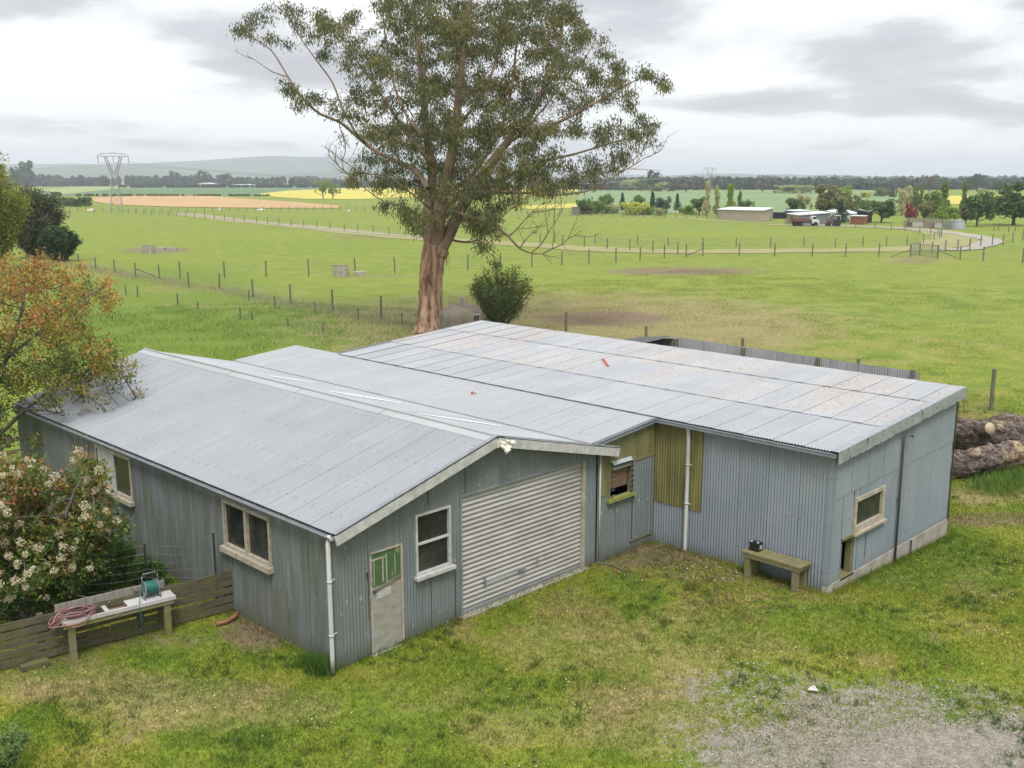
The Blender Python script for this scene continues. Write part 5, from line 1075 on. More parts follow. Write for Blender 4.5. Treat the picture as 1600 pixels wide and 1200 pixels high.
# ------------------------------------------------------------------ farther trees: a few crowns, copied and stretched
def crownpts(kind, n, seed):
    r = np.random.default_rng(seed); C_ = []
    if kind == 'round': cs = [(r.normal()*.2, r.normal()*.2, r.uniform(.30, .86), r.uniform(.10, .19)) for _ in range(26)]
    elif kind == 'tall': cs = [(r.normal()*.13*(1.1-z), r.normal()*.13*(1.1-z), z, r.uniform(.09, .17)) for z in r.uniform(.12, .93, 28)]
    elif kind == 'conifer': cs = [(r.normal()*.20*(1-z), r.normal()*.20*(1-z), z, .05+.22*(1-z)) for z in r.uniform(.06, .95, 30)]
    elif kind == 'bushy': cs = [(r.normal()*.22, r.normal()*.22, r.uniform(.10, .84), r.uniform(.12, .2)) for _ in range(28)]
    else: cs = [(r.normal()*.25, r.normal()*.25, r.uniform(.38, .93), r.uniform(.06, .13)) for _ in range(30)]
    for k in range(n):
        c = cs[r.integers(len(cs))]; v = r.normal(size=3); v /= np.linalg.norm(v); v *= c[3]*r.uniform(.55, 1.08); p = np.array(c[:3])+v
        q = math.hypot(p[0], p[1]); 
        if q > .5: p[:2] *= .5/q
        p[2] = max(p[2], .02); C_.append(p)
    return np.array(C_), cs
PROTO = {}
TRK_M = simple('far_trunk', (.10, .085, .07), (.07, .06, .05), 3, .9)
def tree_proto(kind, n, sz, seed):
    P_, cs = crownpts(kind, n, seed); r = np.random.default_rng(seed+1); k = len(P_)
    A_ = r.normal(size=(k, 3)); A_ /= np.linalg.norm(A_, axis=1)[:, None]; B_ = np.cross(A_, r.normal(size=(k, 3))); B_ /= np.linalg.norm(B_, axis=1)[:, None]; s_ = sz*r.uniform(.6, 1.4, (k, 1))
    V = np.stack([P_-A_*s_, P_-B_*s_*.6, P_+A_*s_, P_+B_*s_*.6], 1).reshape(-1, 3); uv = np.repeat(np.stack([r.uniform(0, 1, k), np.zeros(k)], 1), 4, 0)
    cr = fastmesh('crown', V, np.arange(4*k).reshape(k, 4), TRK_M, None, uv=uv); mb = MB(); mb.tube([(0, 0, -.01), (0, 0, .3), (0, 0, .7)], [.035, .026, .012], 7, caps=False)
    for c in cs[:14]: mb.tube([(0, 0, max(.15, c[2]-.3)), (c[0]*.5, c[1]*.5, c[2]-.12), (c[0], c[1], c[2])], [.014, .009, .004], 4, caps=False)
    tk = mb.build('trunk', TRK_M); COL.objects.unlink(cr); COL.objects.unlink(tk); return cr, tk
for kind, n, sz in (('round', 4200, .034), ('tall', 3200, .034), ('conifer', 3000, .034), ('bushy', 4000, .034), ('open', 2400, .032)):
    for v in range(2): PROTO[kind, v] = tree_proto(kind, n, sz, hash(kind) % 97*0+len(kind)*7+v*31+ord(kind[0]))
def LMt(name, a, b, c): return leafmat(name, [(0, a), (.5, b), (1, c)], .3)
FM = {'dark': LMt('leaf_dark_green', (0.043, 0.087, 0.026), (0.080, 0.145, 0.038), (0.131, 0.210, 0.051)), 'mid': LMt('leaf_mid_green', (0.087, 0.145, 0.036), (0.145, 0.217, 0.051), (0.217, 0.290, 0.072)),
      'bright': LMt('leaf_bright_green', (0.145, 0.232, 0.036), (0.232, 0.334, 0.051), (0.348, 0.435, 0.072)), 'pale': LMt('leaf_pale_green', (0.232, 0.275, 0.102), (0.348, 0.392, 0.145), (0.464, 0.493, 0.203)),
      'yellow': LMt('leaf_yellow', (0.362, 0.392, 0.072), (0.522, 0.536, 0.102), (0.550, 0.550, 0.145)), 'olive': LMt('leaf_olive', (0.116, 0.131, 0.051), (0.189, 0.196, 0.072), (0.275, 0.275, 0.116)),
      'maroon': LMt('leaf_maroon', (0.174, 0.036, 0.043), (0.290, 0.065, 0.072), (0.406, 0.116, 0.102)), 'purple': LMt('leaf_purple', (0.065, 0.043, 0.043), (0.116, 0.072, 0.065), (0.174, 0.116, 0.087)),
      'pine': LMt('leaf_pine', (0.026, 0.058, 0.032), (0.043, 0.087, 0.043), (0.072, 0.123, 0.058)), 'grey': LMt('leaf_grey_brown', (0.116, 0.109, 0.087), (0.174, 0.160, 0.131), (0.246, 0.225, 0.174)), 'willow': LMt('leaf_willow', (0.319, 0.304, 0.145), (0.464, 0.435, 0.203), (0.550, 0.550, 0.290)), 'blue': LMt('leaf_blue_green', (0.043, 0.080, 0.043), (0.072, 0.116, 0.065), (0.109, 0.160, 0.087))}
ti_ = 0
def ftree(kind, col, x, top, basey, w, label, name='tree', group=None, bare=False):
    global ti_; ti_ += 1
    b_ = at(x, basey); d = dep(b_); hh = zat(b_[0], b_[1], top); ww = w/FOC*d
    o = thing(name, label, 'tree', tuple(b_), group)
    o.scale = (ww, ww, hh); o.rotation_euler = (0, 0, ti_*1.7)
    for src, m_ in zip(PROTO[kind, ti_ % 2], (FM[col], TRK_M)):
        c = src.copy(); COL.objects.link(c); c.parent = o; c.material_slots[0].link = 'OBJECT'; c.material_slots[0].material = m_
    return o
ftree('round', 'dark', 1377, 310, 348, 48, 'round dark green tree beside the orange shed'); ftree('open', 'willow', 1412, 289, 336, 30, 'tall pale straw coloured willow behind the round dark tree'); ftree('tall', 'willow', 1408, 296, 337, 24, 'shorter pale straw willow against the taller one')
ftree('round', 'maroon', 1420, 316, 347, 22, 'small maroon leaved tree above the stock yard'); ftree('round', 'olive', 1443, 314, 346, 28, 'olive green round tree right of the maroon tree'); ftree('round', 'bright', 1472, 320, 348, 30, 'bright green tree left of the silver tank'); ftree('round', 'bright', 1491, 322, 347, 26, 'bright green tree directly behind the silver tank')
ftree('round', 'purple', 1509, 321, 349, 24, 'dark purple leaved tree right of the silver tank'); ftree('round', 'dark', 1526, 299, 354, 54, 'big dark green tree between the silver tank and the right edge'); ftree('round', 'dark', 1583, 282, 352, 82, 'biggest dark green tree at the right edge')
ftree('tall', 'mid', 1504, 282, 340, 20, 'narrow pointed green tree behind the big dark tree'); ftree('round', 'mid', 1456, 298, 341, 40, 'mid green tree above the olive tree'); ftree('tall', 'mid', 1474, 282, 337, 30, 'tall mid green tree behind the bright green pair'); ftree('round', 'mid', 1432, 288, 336, 26, 'soft green tree right of the pale willow')
ftree('open', 'grey', 1452, 272, 303, 26, 'bare grey forked tree standing above the far wood'); ftree('open', 'blue', 1526, 271, 299, 32, 'umbrella shaped gum on the right skyline'); ftree('round', 'blue', 1558, 281, 300, 22, 'dark rounded gum on the right skyline'); ftree('round', 'pale', 1535, 293, 318, 34, 'pale green crown behind the big dark trees')
ftree('bushy', 'yellow', 1354, 298, 309, 20, 'small yellow tree in the far crop field'); ftree('bushy', 'mid', 1377, 293, 307, 24, 'green tree right of the small yellow tree'); ftree('bushy', 'blue', 1393, 294, 308, 16, 'small dark tree left of the pale willows'); ftree('bushy', 'bright', 1458, 296, 322, 24, 'bright leafy crown behind the olive tree')
ftree('tall', 'willow', 1104, 283, 338, 20, 'tallest thin poplar left of the beige shed'); ftree('tall', 'pale', 1119, 289, 338, 18, 'thin pale poplar second from the beige shed'); ftree('tall', 'bright', 1141, 286, 336, 26, 'green poplar behind the beige shed'); ftree('tall', 'mid', 1155, 297, 336, 14, 'slim green poplar right of the green one'); ftree('bushy', 'dark', 1168, 311, 336, 22, 'dark bush behind the beige shed roof')
ftree('bushy', 'dark', 1241, 308, 335, 30, 'dense green tree behind the white roofed shed'); ftree('round', 'willow', 1256, 302, 334, 26, 'pale yellow green tree behind the dense green tree'); ftree('round', 'olive', 1292, 286, 338, 64, 'large open olive tree above the farm sheds'); ftree('round', 'bright', 1317, 288, 324, 28, 'bright tree peeking behind the large olive tree'); ftree('round', 'olive', 1331, 303, 341, 34, 'lower olive tree right of the large one')
ftree('conifer', 'pine', 1312, 314, 348, 38, 'dark spreading pine between the sheds', 'pine_tree'); ftree('bushy', 'mid', 1350, 310, 336, 28, 'mid green tree behind the orange shed'); ftree('open', 'grey', 1191, 276, 301, 24, 'greyish bare tree in the far wood'); ftree('bushy', 'pale', 1240, 288, 302, 60, 'pale green clump at the foot of the far wood')
for a in (('bushy', 'dark', 911, 309, 335, 22, 'dark end tree of the shelter row'), ('bushy', 'mid', 932, 312, 334, 34, 'low green hedge tree in the shelter row'), ('round', 'mid', 946, 302, 332, 28, 'round green tree in the shelter row'), ('conifer', 'pine', 972, 301, 329, 16, 'small dark cone shaped tree at the middle of the shelter row'),
          ('bushy', 'pale', 958, 318, 334, 24, 'pale low bush in the shelter row'), ('bushy', 'yellow', 993, 314, 336, 44, 'wide yellow green bush in the shelter row'), ('round', 'mid', 997, 304, 329, 26, 'green tree behind the wide yellow bush'), ('conifer', 'pine', 1019, 299, 331, 19, 'tallest dark cone shaped tree of the shelter row'), ('bushy', 'blue', 1037, 306, 334, 25, 'blue green tree right of the tallest dark cone'), ('bushy', 'pale', 1031, 324, 337, 18, 'small pale bush at the foot of the blue green tree'),
          ('conifer', 'pine', 1058, 302, 329, 16, 'dark cone shaped tree at the right of the shelter row'), ('bushy', 'bright', 1074, 320, 335, 28, 'bright low bush left of the poplars'), ('round', 'dark', 1092, 307, 336, 34, 'dark green tree left of the poplars'), ('bushy', 'mid', 921, 316, 335, 22, 'dark green bush near the start of the shelter row'), ('bushy', 'bright', 1012, 322, 336, 20, 'bright low bush before the tallest dark cone')): ftree(*a)
for a in (('open', 'blue', 1020, 265, 300, 24, 'tall gum rising above the far wood'), ('bushy', 'pale', 1030, 283, 299, 34, 'pale green clump below the tall gum'), ('bushy', 'blue', 1052, 285, 299, 20, 'dark round tree right of the pale clump'), ('round', 'grey', 1072, 277, 300, 28, 'grey brown gum left of the distant pylon'), ('bushy', 'pale', 984, 279, 298, 30, 'pale soft tree at the edge of the crop field'), ('bushy', 'mid', 1003, 284, 298, 18, 'small dark tree beside the pale soft tree')): ftree(*a)
for a in (('round', 'blue', 41, 249, 293, 44, 'big dark gum standing above the left tree line'), ('round', 'blue', 274, 266, 291, 18, 'rounded gum on the left skyline'), ('open', 'blue', 318, 266, 291, 24, 'flat topped gum on the left skyline'), ('round', 'blue', 350, 270, 291, 26, 'broad gum right of the flat topped one'), ('bushy', 'dark', 88, 299, 308, 16, 'single dark bush at the left field edge'),
          ('bushy', 'dark', 92, 307, 323, 20, 'leftmost dark bush of the hedge below the tan field'), ('bushy', 'olive', 106, 307, 323, 18, 'brownish bush in the hedge below the tan field'), ('bushy', 'dark', 119, 309, 323, 18, 'small dark bush in the hedge below the tan field'), ('bushy', 'dark', 134, 306, 323, 20, 'rightmost dark bush of the hedge below the tan field'), ('open', 'bright', 505, 280, 311, 26, 'yellow green tree standing in the canola'), ('open', 'bright', 520, 286, 311, 26, 'lighter half of the twin tree standing in the canola')): ftree(*a)
# far woods that read as one mass
def wood_belt(label, x0, x1, basey, tops, n, sz, mat, seed, thick=40, name='far_wood'):
    r = np.random.default_rng(seed); P_ = []
    xs = r.uniform(x0, x1, n)
    for x in xs:
        b_ = at(x, basey)[:2]; off = r.uniform(0, thick); dv = (b_-CAM[:2])/np.linalg.norm(b_-CAM[:2]); c = b_+dv*off; ht = zat(c[0], c[1], np.interp(x, [p[0] for p in tops], [p[1] for p in tops]))*r.uniform(.72, 1.08); rad = ht*r.uniform(.22, .42)
        k = 150; v = r.normal(size=(k, 3)); v /= np.linalg.norm(v, axis=1)[:, None]; v *= r.uniform(.75, 1.05, (k, 1)); q = np.empty((k, 3)); q[:, 0] = c[0]+v[:, 0]*rad; q[:, 1] = c[1]+v[:, 1]*rad; q[:, 2] = ht*.5+v[:, 2]*ht*.5; P_.append(q)
    P_ = np.concatenate(P_); k = len(P_); A_ = r.normal(size=(k, 3)); A_ /= np.linalg.norm(A_, axis=1)[:, None]; B_ = np.cross(A_, r.normal(size=(k, 3))); B_ /= np.linalg.norm(B_, axis=1)[:, None]; s_ = sz*r.uniform(.6, 1.4, (k, 1))
    V = np.stack([P_-A_*s_, P_-B_*s_*.7, P_+A_*s_, P_+B_*s_*.7], 1).reshape(-1, 3); tone = np.repeat(np.clip(np.repeat(r.uniform(0, 1, n), 150)*.8+r.uniform(0, .2, k), 0, 1), 4)
    o = fastmesh(name, V, np.arange(4*k).reshape(k, 4), mat, None, uv=np.stack([tone, tone*0], 1)); return tag(o, label, 'wood', None, 'stuff')
WDM = LMt('far_wood_leaf', (.04, .07, .055), (.07, .105, .075), (.11, .145, .09))
wood_belt('dark belt of trees below the blue hills on the left', -60, 660, 291.5, [(-60, 270), (60, 272), (100, 275), (250, 275), (330, 274), (400, 278), (480, 276), (540, 280), (660, 281)], 250, 1.7, WDM, 1, 70)
wood_belt('clipped dark hedge line behind the left fields', 185, 700, 293.3, [(185, 289), (700, 289.5)], 330, .9, FM['pine'], 2, 3)
wood_belt('long dark wood on the right horizon', 830, 1700, 297, [(830, 280), (960, 279), (1060, 277), (1200, 279), (1400, 280), (1520, 279), (1700, 279)], 420, 1.6, WDM, 3, 110)
wood_belt('faint farther wood on the right horizon', 880, 1720, 287.5, [(880, 277), (1200, 275.5), (1500, 276), (1720, 275)], 230, 2.6, WDM, 4, 150)
wood_belt('low line of scrub along the tan field', 120, 420, 306.5, [(120, 303.5), (420, 304.5)], 120, .6, FM['olive'], 5, 3)

# ------------------------------------------------------------------ pylons and lines
GALV = simple('galvanised_lattice', (.24, .25, .27), (.19, .20, .21), 1, .5)
def pylon(label, px, by, topy, dirv):
    p = at(px, by); H_ = zat(p[0], p[1], topy); o = thing('pylon', label, 'pylon', tuple(p)); X_ = np.array([dirv[0], dirv[1], 0.]); X_ /= np.linalg.norm(X_); Y_ = np.array([-X_[1], X_[0], 0]); r = .06
    def q(a, b2, z): return p+X_*a+Y_*b2+np.array([0, 0, z*H_])
    lv = [(0, 1.7), (.14, 1.42), (.27, 1.2), (.39, 1.0), (.50, .8), (.58, .62)]
    def body(mb):
        for (z0, w0), (z1, w1) in zip(lv[:-1], lv[1:]):
            C0 = [q(sx*w0, sy*w0, z0) for sx, sy in ((-1, -1), (1, -1), (1, 1), (-1, 1))]; C1 = [q(sx*w1, sy*w1, z1) for sx, sy in ((-1, -1), (1, -1), (1, 1), (-1, 1))]
            for i in range(4):
                j = (i+1) % 4; mb.tube([C0[i], C1[i]], r, 4); mb.tube([C0[i], C1[j]], r*.6, 3); mb.tube([C0[j], C1[i]], r*.6, 3); mb.tube([C1[i], C1[j]], r*.6, 3)
    part('tower_body', GALV, o, body)
    def arms(mb):
        for s in (-1, 1):
            for sy in (-1, 1):
                mb.tube([q(s*.6, sy*.6, .58), q(s*2.35, sy*.5, .93)], r, 4); mb.tube([q(s*.1, sy*.5, .62), q(s*1.75, sy*.5, .93)], r, 4)
                for k in range(6):
                    f0, f1 = k/6, (k+1)/6; A_, B_ = q(s*.6, sy*.6, .58), q(s*2.35, sy*.5, .93); C_, D_ = q(s*.1, sy*.5, .62), q(s*1.75, sy*.5, .93); mb.tube([A_+(B_-A_)*f0, C_+(D_-C_)*f1], r*.55, 3)
    part('fork', GALV, o, arms)
    def beam(mb):
        for sy in (-1, 1):
            mb.tube([q(-4.2, 0, .935), q(-3.8, sy*.45, .93), q(3.8, sy*.45, .93), q(4.2, 0, .935)], r, 4); mb.tube([q(-4.2, 0, .94), q(-2.9, sy*.35, .985), q(2.9, sy*.35, .985), q(4.2, 0, .94)], r*.8, 4)
        for k in range(12):
            a, b2 = -3.8+7.6*k/12, -3.8+7.6*(k+1)/12; mb.tube([q(a, .4, .93), q((a+b2)/2*.75, .35, .985), q(b2, .4, .93)], r*.5, 3); mb.tube([q(a, .45, .93), q(b2, -.45, .93)], r*.5, 3)
        mb.tube([q(-.8, 0, .985), q(-.8, 0, 1.0), q(.8, 0, 1.0), q(.8, 0, .985)], r*.8, 4)
    part('crossarm', GALV, o, beam)
    for a in (-4.0, 0, 4.0): part('insulator', DARKMETAL, o, lambda mb: mb.tube([q(a, 0, .93), q(a, .0, .83)], .07, 6))
    return [q(a, 0, .83) for a in (-4.0, 0, 4.0)], o
pA = at(183, 331); pB = at(1108, 301); ld = pB[:2]-pA[:2]; ld /= np.linalg.norm(ld); pr_ = (RT[0]*.97+.24*FW[0], RT[1]*.97+.24*FW[1])
wa, _ = pylon('near silver lattice pylon on the left of the fields', 183, 331, 238, pr_); wb, _ = pylon('small distant pylon on the right skyline', 1108, 301, 261, (RT[0], RT[1]))
for k in range(3):
    def cab(mb):
        P_ = []
        for i in range(41): t_ = i/40; q_ = wa[k]*(1-t_)+wb[k]*t_; P_.append(q_-np.array([0, 0, 4*7.5*t_*(1-t_)]))
        mb.tube(P_, .045, 4, caps=False)
    tag(part('power_cable', GALV, None, cab), ['power cable strung from the left end of the near pylon crossarm', 'power cable strung from the middle of the near pylon crossarm', 'power cable strung from the right end of the near pylon crossarm'][k], 'cable', 'power cables between the two pylons')

# ------------------------------------------------------------------ far farm buildings
def shed(name, label, base, tops, wallm, roofm, bt=None, extra=None):
    """base: left, near corner, right base pixels; tops: their eave rows and the back-corner row"""
    A_, B_, C_ = [at(*p)[:2] for p in base]; D_ = A_+C_-B_; hs = [zat(p[0], p[1], y) for p, y in zip((A_, B_, C_, D_), tops)]
    o = thing(name, label, 'shed', (B_[0], B_[1], 0)); Q = [A_, B_, C_, D_]
    def wl(mb):
        for i in range(4): j = (i+1) % 4; mb.quad((*Q[i], 0), (*Q[j], 0), (*Q[j], hs[j]), (*Q[i], hs[i]))
    part('wall', wallm, o, wl); c = sum(Q)/4
    def rf(mb):
        R4 = [(*(c+(q-c)*1.05), h+.08) for q, h in zip(Q, hs)]; R5 = [(x, y, z+.14) for x, y, z in R4]; mb.quad(*R5)
        for i in range(4): j = (i+1) % 4; mb.quad(R4[i], R4[j], R5[j], R5[i])
        mb.quad(*R4[::-1])
    part('roof', roofm, o, rf); return o, Q, hs
BEIGE = simple('beige_cladding', (.46, .38, .31), (.40, .33, .27), .6, .8, (1, 1, 6)); WR = simple('white_roofing', (.60, .63, .65), (.52, .55, .57), .3, .45); GRW = simple('far_grey_cladding', (.17, .19, .20), (.12, .14, .15), .6, .8, (1, 1, 6)); ORG = simple('rust_orange_cladding', (.30, .10, .06), (.22, .08, .05), .8, .8, (1, 1, 5)); BRK = simple('tan_brick', (.33, .24, .17), (.25, .18, .13), 1.2, .9)
shed('farm_shed', 'long beige shed with a white roof beyond the track', [(1121, 342), (1190, 347), (1207, 342.5)], [328.5, 330, 326, 324.5], BEIGE, WR)
o, Q, hs = shed('farm_shed', 'grey walled shed with a pale roof behind the vehicles', [(1229, 349), (1248, 352), (1297, 349.5)], [335, 337.3, 333.5, 331.5], GRW, WR)
part('end_wall', BRK, o, lambda mb: mb.quad((*(Q[0]+(Q[0]-Q[1])*.0-FW[:2]*.1), 0), (*(Q[1]-FW[:2]*.1), 0), (*(Q[1]-FW[:2]*.1), hs[1]), (*(Q[0]-FW[:2]*.1), hs[0])), 'tan end wall')
shed('farm_shed', 'low white roofed shed partly hidden behind the grey walled one', [(1225, 341), (1240, 342.5), (1266, 341)], [329.5, 331, 330.5, 328.5], GRW, WR)
shed('farm_shed', 'white roofed shed behind the dark pine', [(1291, 344), (1315, 346), (1341, 344)], [330.5, 336, 334.5, 327.5], WR, WR)
shed('farm_shed', 'small rusty orange shed right of the dark pine', [(1328, 350), (1349, 351.3), (1355, 349.5)], [338.5, 339, 338.3, 337.5], ORG, WR)
shed('farm_shed', 'open dark shed beneath a thin roof behind the orange shed', [(1338, 347), (1356, 349), (1362, 347)], [329, 332.3, 331.5, 328.5], DARKIN, GRW)
shed('farm_shed', 'dark low shed between the beige and the grey sheds', [(1205, 341), (1216, 342), (1228, 341.5)], [332.5, 333, 332.5, 332], DARKIN, GRW)
shed('farm_shed', 'small white building by the left tree line', [(309, 292), (318, 292.6), (340, 292)], [286.5, 287, 287.5, 285.5], BEIGE, WR)
shed('farm_shed', 'long pale building low on the left tree line', [(362, 292), (372, 292.6), (402, 292)], [288.5, 289, 289.5, 288], GRW, WR)
shed('farm_shed', 'pale hut standing under the distant hedge near the canola', [(893, 336), (899, 336.6), (905, 336)], [324.5, 325, 325, 324], GREYW, GREYW)
tq = at(1495.5, 358); th_ = zat(tq[0], tq[1], 345)
TK2 = thing('silver_water_tank', 'silver corrugated water tank in front of the farmyard trees', 'tank', tuple(tq))
part('wall', simple('silver_tank_iron', (.36, .38, .42), (.30, .32, .35), 2, .4, (.2, .2, 8)), TK2, lambda mb: mb.lathe(tq, [(1.2+.03*(i % 2), th_*i/16) for i in range(17)], 28)); part('lid', ZINC, TK2, lambda mb: mb.lathe(tq, [(1.26, th_), (1.2, th_+.08), (.01, th_+.18)], 28))
SY = thing('stock_yard', 'low pale timber stock yard rails in front of the maroon tree', 'stock yard', tuple(at(1412, 356)))
ya, yb2, yc2 = at(1412, 355.5), at(1486, 359), at(1484, 352.5)
for A_, B_, cc in ((ya, yb2, 16), (at(1416, 350), yc2, 13)):
    for i in range(cc+1): f_ = i/cc; part('post', GREYW, SY, lambda mb: mb.box(A_*(1-f_)+B_*f_+np.array([0, 0, .65]), (.14, .14, 1.4)))
    part('rail', GREYW, SY, lambda mb: [mb.bar(A_+np.array([0, 0, z]), B_+np.array([0, 0, z]), .05, .16) for z in (.25, .55, .85, 1.15)])
for i, (f0, f1, m_) in enumerate(((.06, .16, PLY), (.18, .40, WHITEP), (.42, .55, GREYW), (.58, .64, ORG), (.66, .8, WHITEP), (.82, .95, ZINC))): part('panel', m_, SY, lambda mb: mb.bar(ya*(1-f0)+yb2*f0+np.array([0, 0, .6])-FW*.2, ya*(1-f1)+yb2*f1+np.array([0, 0, .6])-FW*.2, .06, .9))
def wheel(mb, c, r, w, ax): mb.tube([c-ax*w/2, c+ax*w/2], r, 16)
def vehicle(name, label, cat, px0, px1, by, kind):
    A_, B_ = at(px0, by), at(px1, by); ax = (B_-A_); Lg = np.linalg.norm(ax); ax /= Lg; sd2 = np.array([-ax[1], ax[0], 0]); o = thing(name, label, cat, tuple((A_+B_)/2)); q = lambda l, s, z: A_+ax*l*Lg+sd2*s+np.array([0, 0, z]); rot = np.array([ax, sd2, [0, 0, 1]]).T
    RB = simple('rust_brown_'+name, (.15, .06, .045), (.09, .045, .035), 1.5, .7); WC = simple('white_cab_'+name, (.6, .6, .6), (.5, .5, .5), 2, .4)
    if kind == 'truck':
        part('deck', RB, o, lambda mb: (mb.box(q(.36, 0, .95), (Lg*.72, 2.1, .14), rot), mb.box(q(.36, 0, .75), (Lg*.70, .9, .22), rot), mb.box(q(.02, 0, 1.35), (.1, 2.1, .8), rot), mb.box(q(.36, 1.02, 1.2), (Lg*.66, .06, .3), rot), mb.box(q(.36, -1.02, 1.2), (Lg*.66, .06, .3), rot)))
        def cab(mb):
            pr2 = [(.73, .5), (.73, 1.25), (.76, 1.85), (.86, 1.88), (.92, 1.25), (.995, 1.10), (1.0, .5)]
            for (a, za), (b2, zb) in zip(pr2, pr2[1:]+pr2[:1]): mb.quad(q(a, -.95, za), q(b2, -.95, zb), q(b2, .95, zb), q(a, .95, za))
            for s in (-.95, .95): i0 = len(mb.v); mb.v += [tuple(q(a, s, z)) for a, z in pr2]; mb.uv += [(0, 0)]*7; mb.f.append(tuple(range(i0, i0+7))); mb.m.append(0)
        c_ = part('cab', WC, o, cab); part('window', DIRTYG, c_, lambda mb: [mb.box(q(.82, s, 1.52), (.7, .02, .42), rot) for s in (-.965, .965)]); part('windscreen', DIRTYG, c_, lambda mb: mb.bar(q(.872, 0, 1.82), q(.922, 0, 1.30), 1.6, .03, up=tuple(ax)))
        for l in (.16, .30, .86):
            for s in (-.85, .85): part('wheel', BLACKP, o, lambda mb: wheel(mb, q(l, s, .42), .42, .26, sd2))
    else:
        part('bonnet', RB, o, lambda mb: (mb.box(q(.25, 0, 1.0), (Lg*.42, .62, .55), rot), mb.box(q(.25, 0, .65), (Lg*.5, .4, .3), rot))); part('mudguard', RB, o, lambda mb: (mb.box(q(.70, .72, 1.25), (.9, .35, .08), rot), mb.box(q(.70, -.72, 1.25), (.9, .35, .08), rot), mb.box(q(.7, 0, .9), (.8, .9, .4), rot)))
        part('exhaust', DARKMETAL, o, lambda mb: mb.tube([q(.3, .1, 1.2), q(.3, .1, 1.9)], .04, 6)); part('cab_frame', WC, o, lambda mb: [mb.tube([q(.58, s, 1.2), q(.6, s, 2.0), q(.92, s, 2.0), q(.94, s, 1.2)], .045, 5) for s in (-.6, .6)]+[mb.box(q(.76, 0, 2.02), (Lg*.36, 1.3, .06), rot)])
        part('seat', BLACKP, o, lambda mb: (mb.box(q(.78, 0, 1.2), (.4, .5, .12), rot), mb.box(q(.86, 0, 1.4), (.1, .5, .4), rot)))
        for l, s, r in ((.70, .75, .68), (.70, -.75, .68), (.12, .6, .38), (.12, -.6, .38)): part('wheel', BLACKP, o, lambda mb: wheel(mb, q(l, s, r), r, .32, sd2))
    return o
vehicle('flatbed_truck', 'rusty brown flatbed truck with a small white cab', 'truck', 1236, 1278, 353, 'truck'); vehicle('farm_tractor', 'rusty brown tractor with a pale cab frame beside the pine', 'tractor', 1291, 1313, 353.5, 'tractor')
def boulder(name, label, cat, px, py, w, h, mat):
    p = at(px, py); mb = MB(); mb.lathe((p[0], p[1], -.05), [(w, 0), (w*.9, h*.4), (w*.6, h*.8), (w*.25, h), (.01, h*1.02)], 12); r = random.Random(int(px)); mb.v = [(a+r.uniform(-.15, .15)*w, b2+r.uniform(-.15, .15)*w, c*r.uniform(.9, 1.1)) for a, b2, c in mb.v]; return tag(mb.build(name, mat), label, cat)
boulder('feed_heap', 'pale heap lying by the far wire fence on the left', 'heap', 143, 329.5, 1.4, .7, simple('pale_heap', (.45, .38, .26), (.36, .30, .20), 1, .9))
boulder('stone_heap', 'reddish white stone heap at the left end of the track', 'heap', 343, 328.5, .7, .9, simple('pale_stone', (.5, .42, .38), (.3, .18, .14), 2, .9)); boulder('white_sack', 'white sack lying left of the gum trunk in the far paddock', 'sack', 545, 331, .5, .7, WHITEP); boulder('pale_rocks', 'low row of pale rocks by the ploughed field', 'rocks', 408, 328, 1.2, .45, WHITEP)

# ------------------------------------------------------------------ lawn blades, clumps, flowers and fallen leaves
BL, t, b = newmat('lawn_blades'); ground_shader(t, b, True)
_tr = N(t, 'ShaderNodeBsdfTranslucent'); L(t, b.inputs['Base Color'].links[0].from_socket, _tr.inputs[0]); _mx = N(t, 'ShaderNodeMixShader', i_0=.3); L(t, b.outputs[0], _mx.inputs[1]); L(t, _tr.outputs[0], _mx.inputs[2]); L(t, _mx.outputs[0], t.nodes['Material Output'].inputs[0])
def inshed(x, y): return ((x > -.02) & (x < 7.3) & (y > 0) & (y < 15.1)) | ((x > 7.2) & (x < 9.45) & (y > -.03) & (y < 13)) | ((x > 9.4) & (x < 15.65) & (y > -4.74) & (y < 12.8))
def blades(name, label, pts, hgt, wid, seed, lean=.5, cat='grass', mat=None, hv=(.5, 1.4)):
    r = np.random.default_rng(seed); n = len(pts); z0 = gz(pts[:, 0], pts[:, 1]); B_ = np.stack([pts[:, 0], pts[:, 1], z0-.004], 1); a = r.uniform(0, 2*PI, n); h = hgt*r.uniform(hv[0], hv[1], n)
    w = np.stack([np.cos(a), np.sin(a), np.zeros(n)], 1)*wid*.5; ln = r.normal(size=(n, 2))*lean*h[:, None]; T_ = B_+np.stack([ln[:, 0], ln[:, 1], h], 1)
    V = np.stack([B_-w, B_+w, T_], 1).reshape(-1, 3); o = fastmesh(name, V, np.arange(3*n).reshape(n, 3), mat or BL, None)
    if mat is None:
        A4 = np.stack([blob(V, mud), blob(V, dry), blob(V, grav, .3), blob(V, lush)], 1)
        ca = o.data.color_attributes.new('soil', 'FLOAT_COLOR', 'POINT'); ca.data.foreach_set('color', np.concatenate([A4[:, :3], np.ones((len(V), 1))], 1).astype(np.float32).ravel()); fa = o.data.attributes.new('lush', 'FLOAT', 'POINT'); fa.data.foreach_set('value', A4[:, 3].astype(np.float32))
    return tag(o, label, cat, None, 'stuff')
def scatter(n, x0, x1, y0, y1, seed, px=(-40, 1640), py=(0, 1260)):
    r = np.random.default_rng(seed); p = np.stack([r.uniform(x0, x1, n), r.uniform(y0, y1, n), np.zeros(n)], 1); u, v = pix(p); k = (u > px[0]) & (u < px[1]) & (v > py[0]) & (v < py[1]) & ~inshed(p[:, 0], p[:, 1]); return p[k]
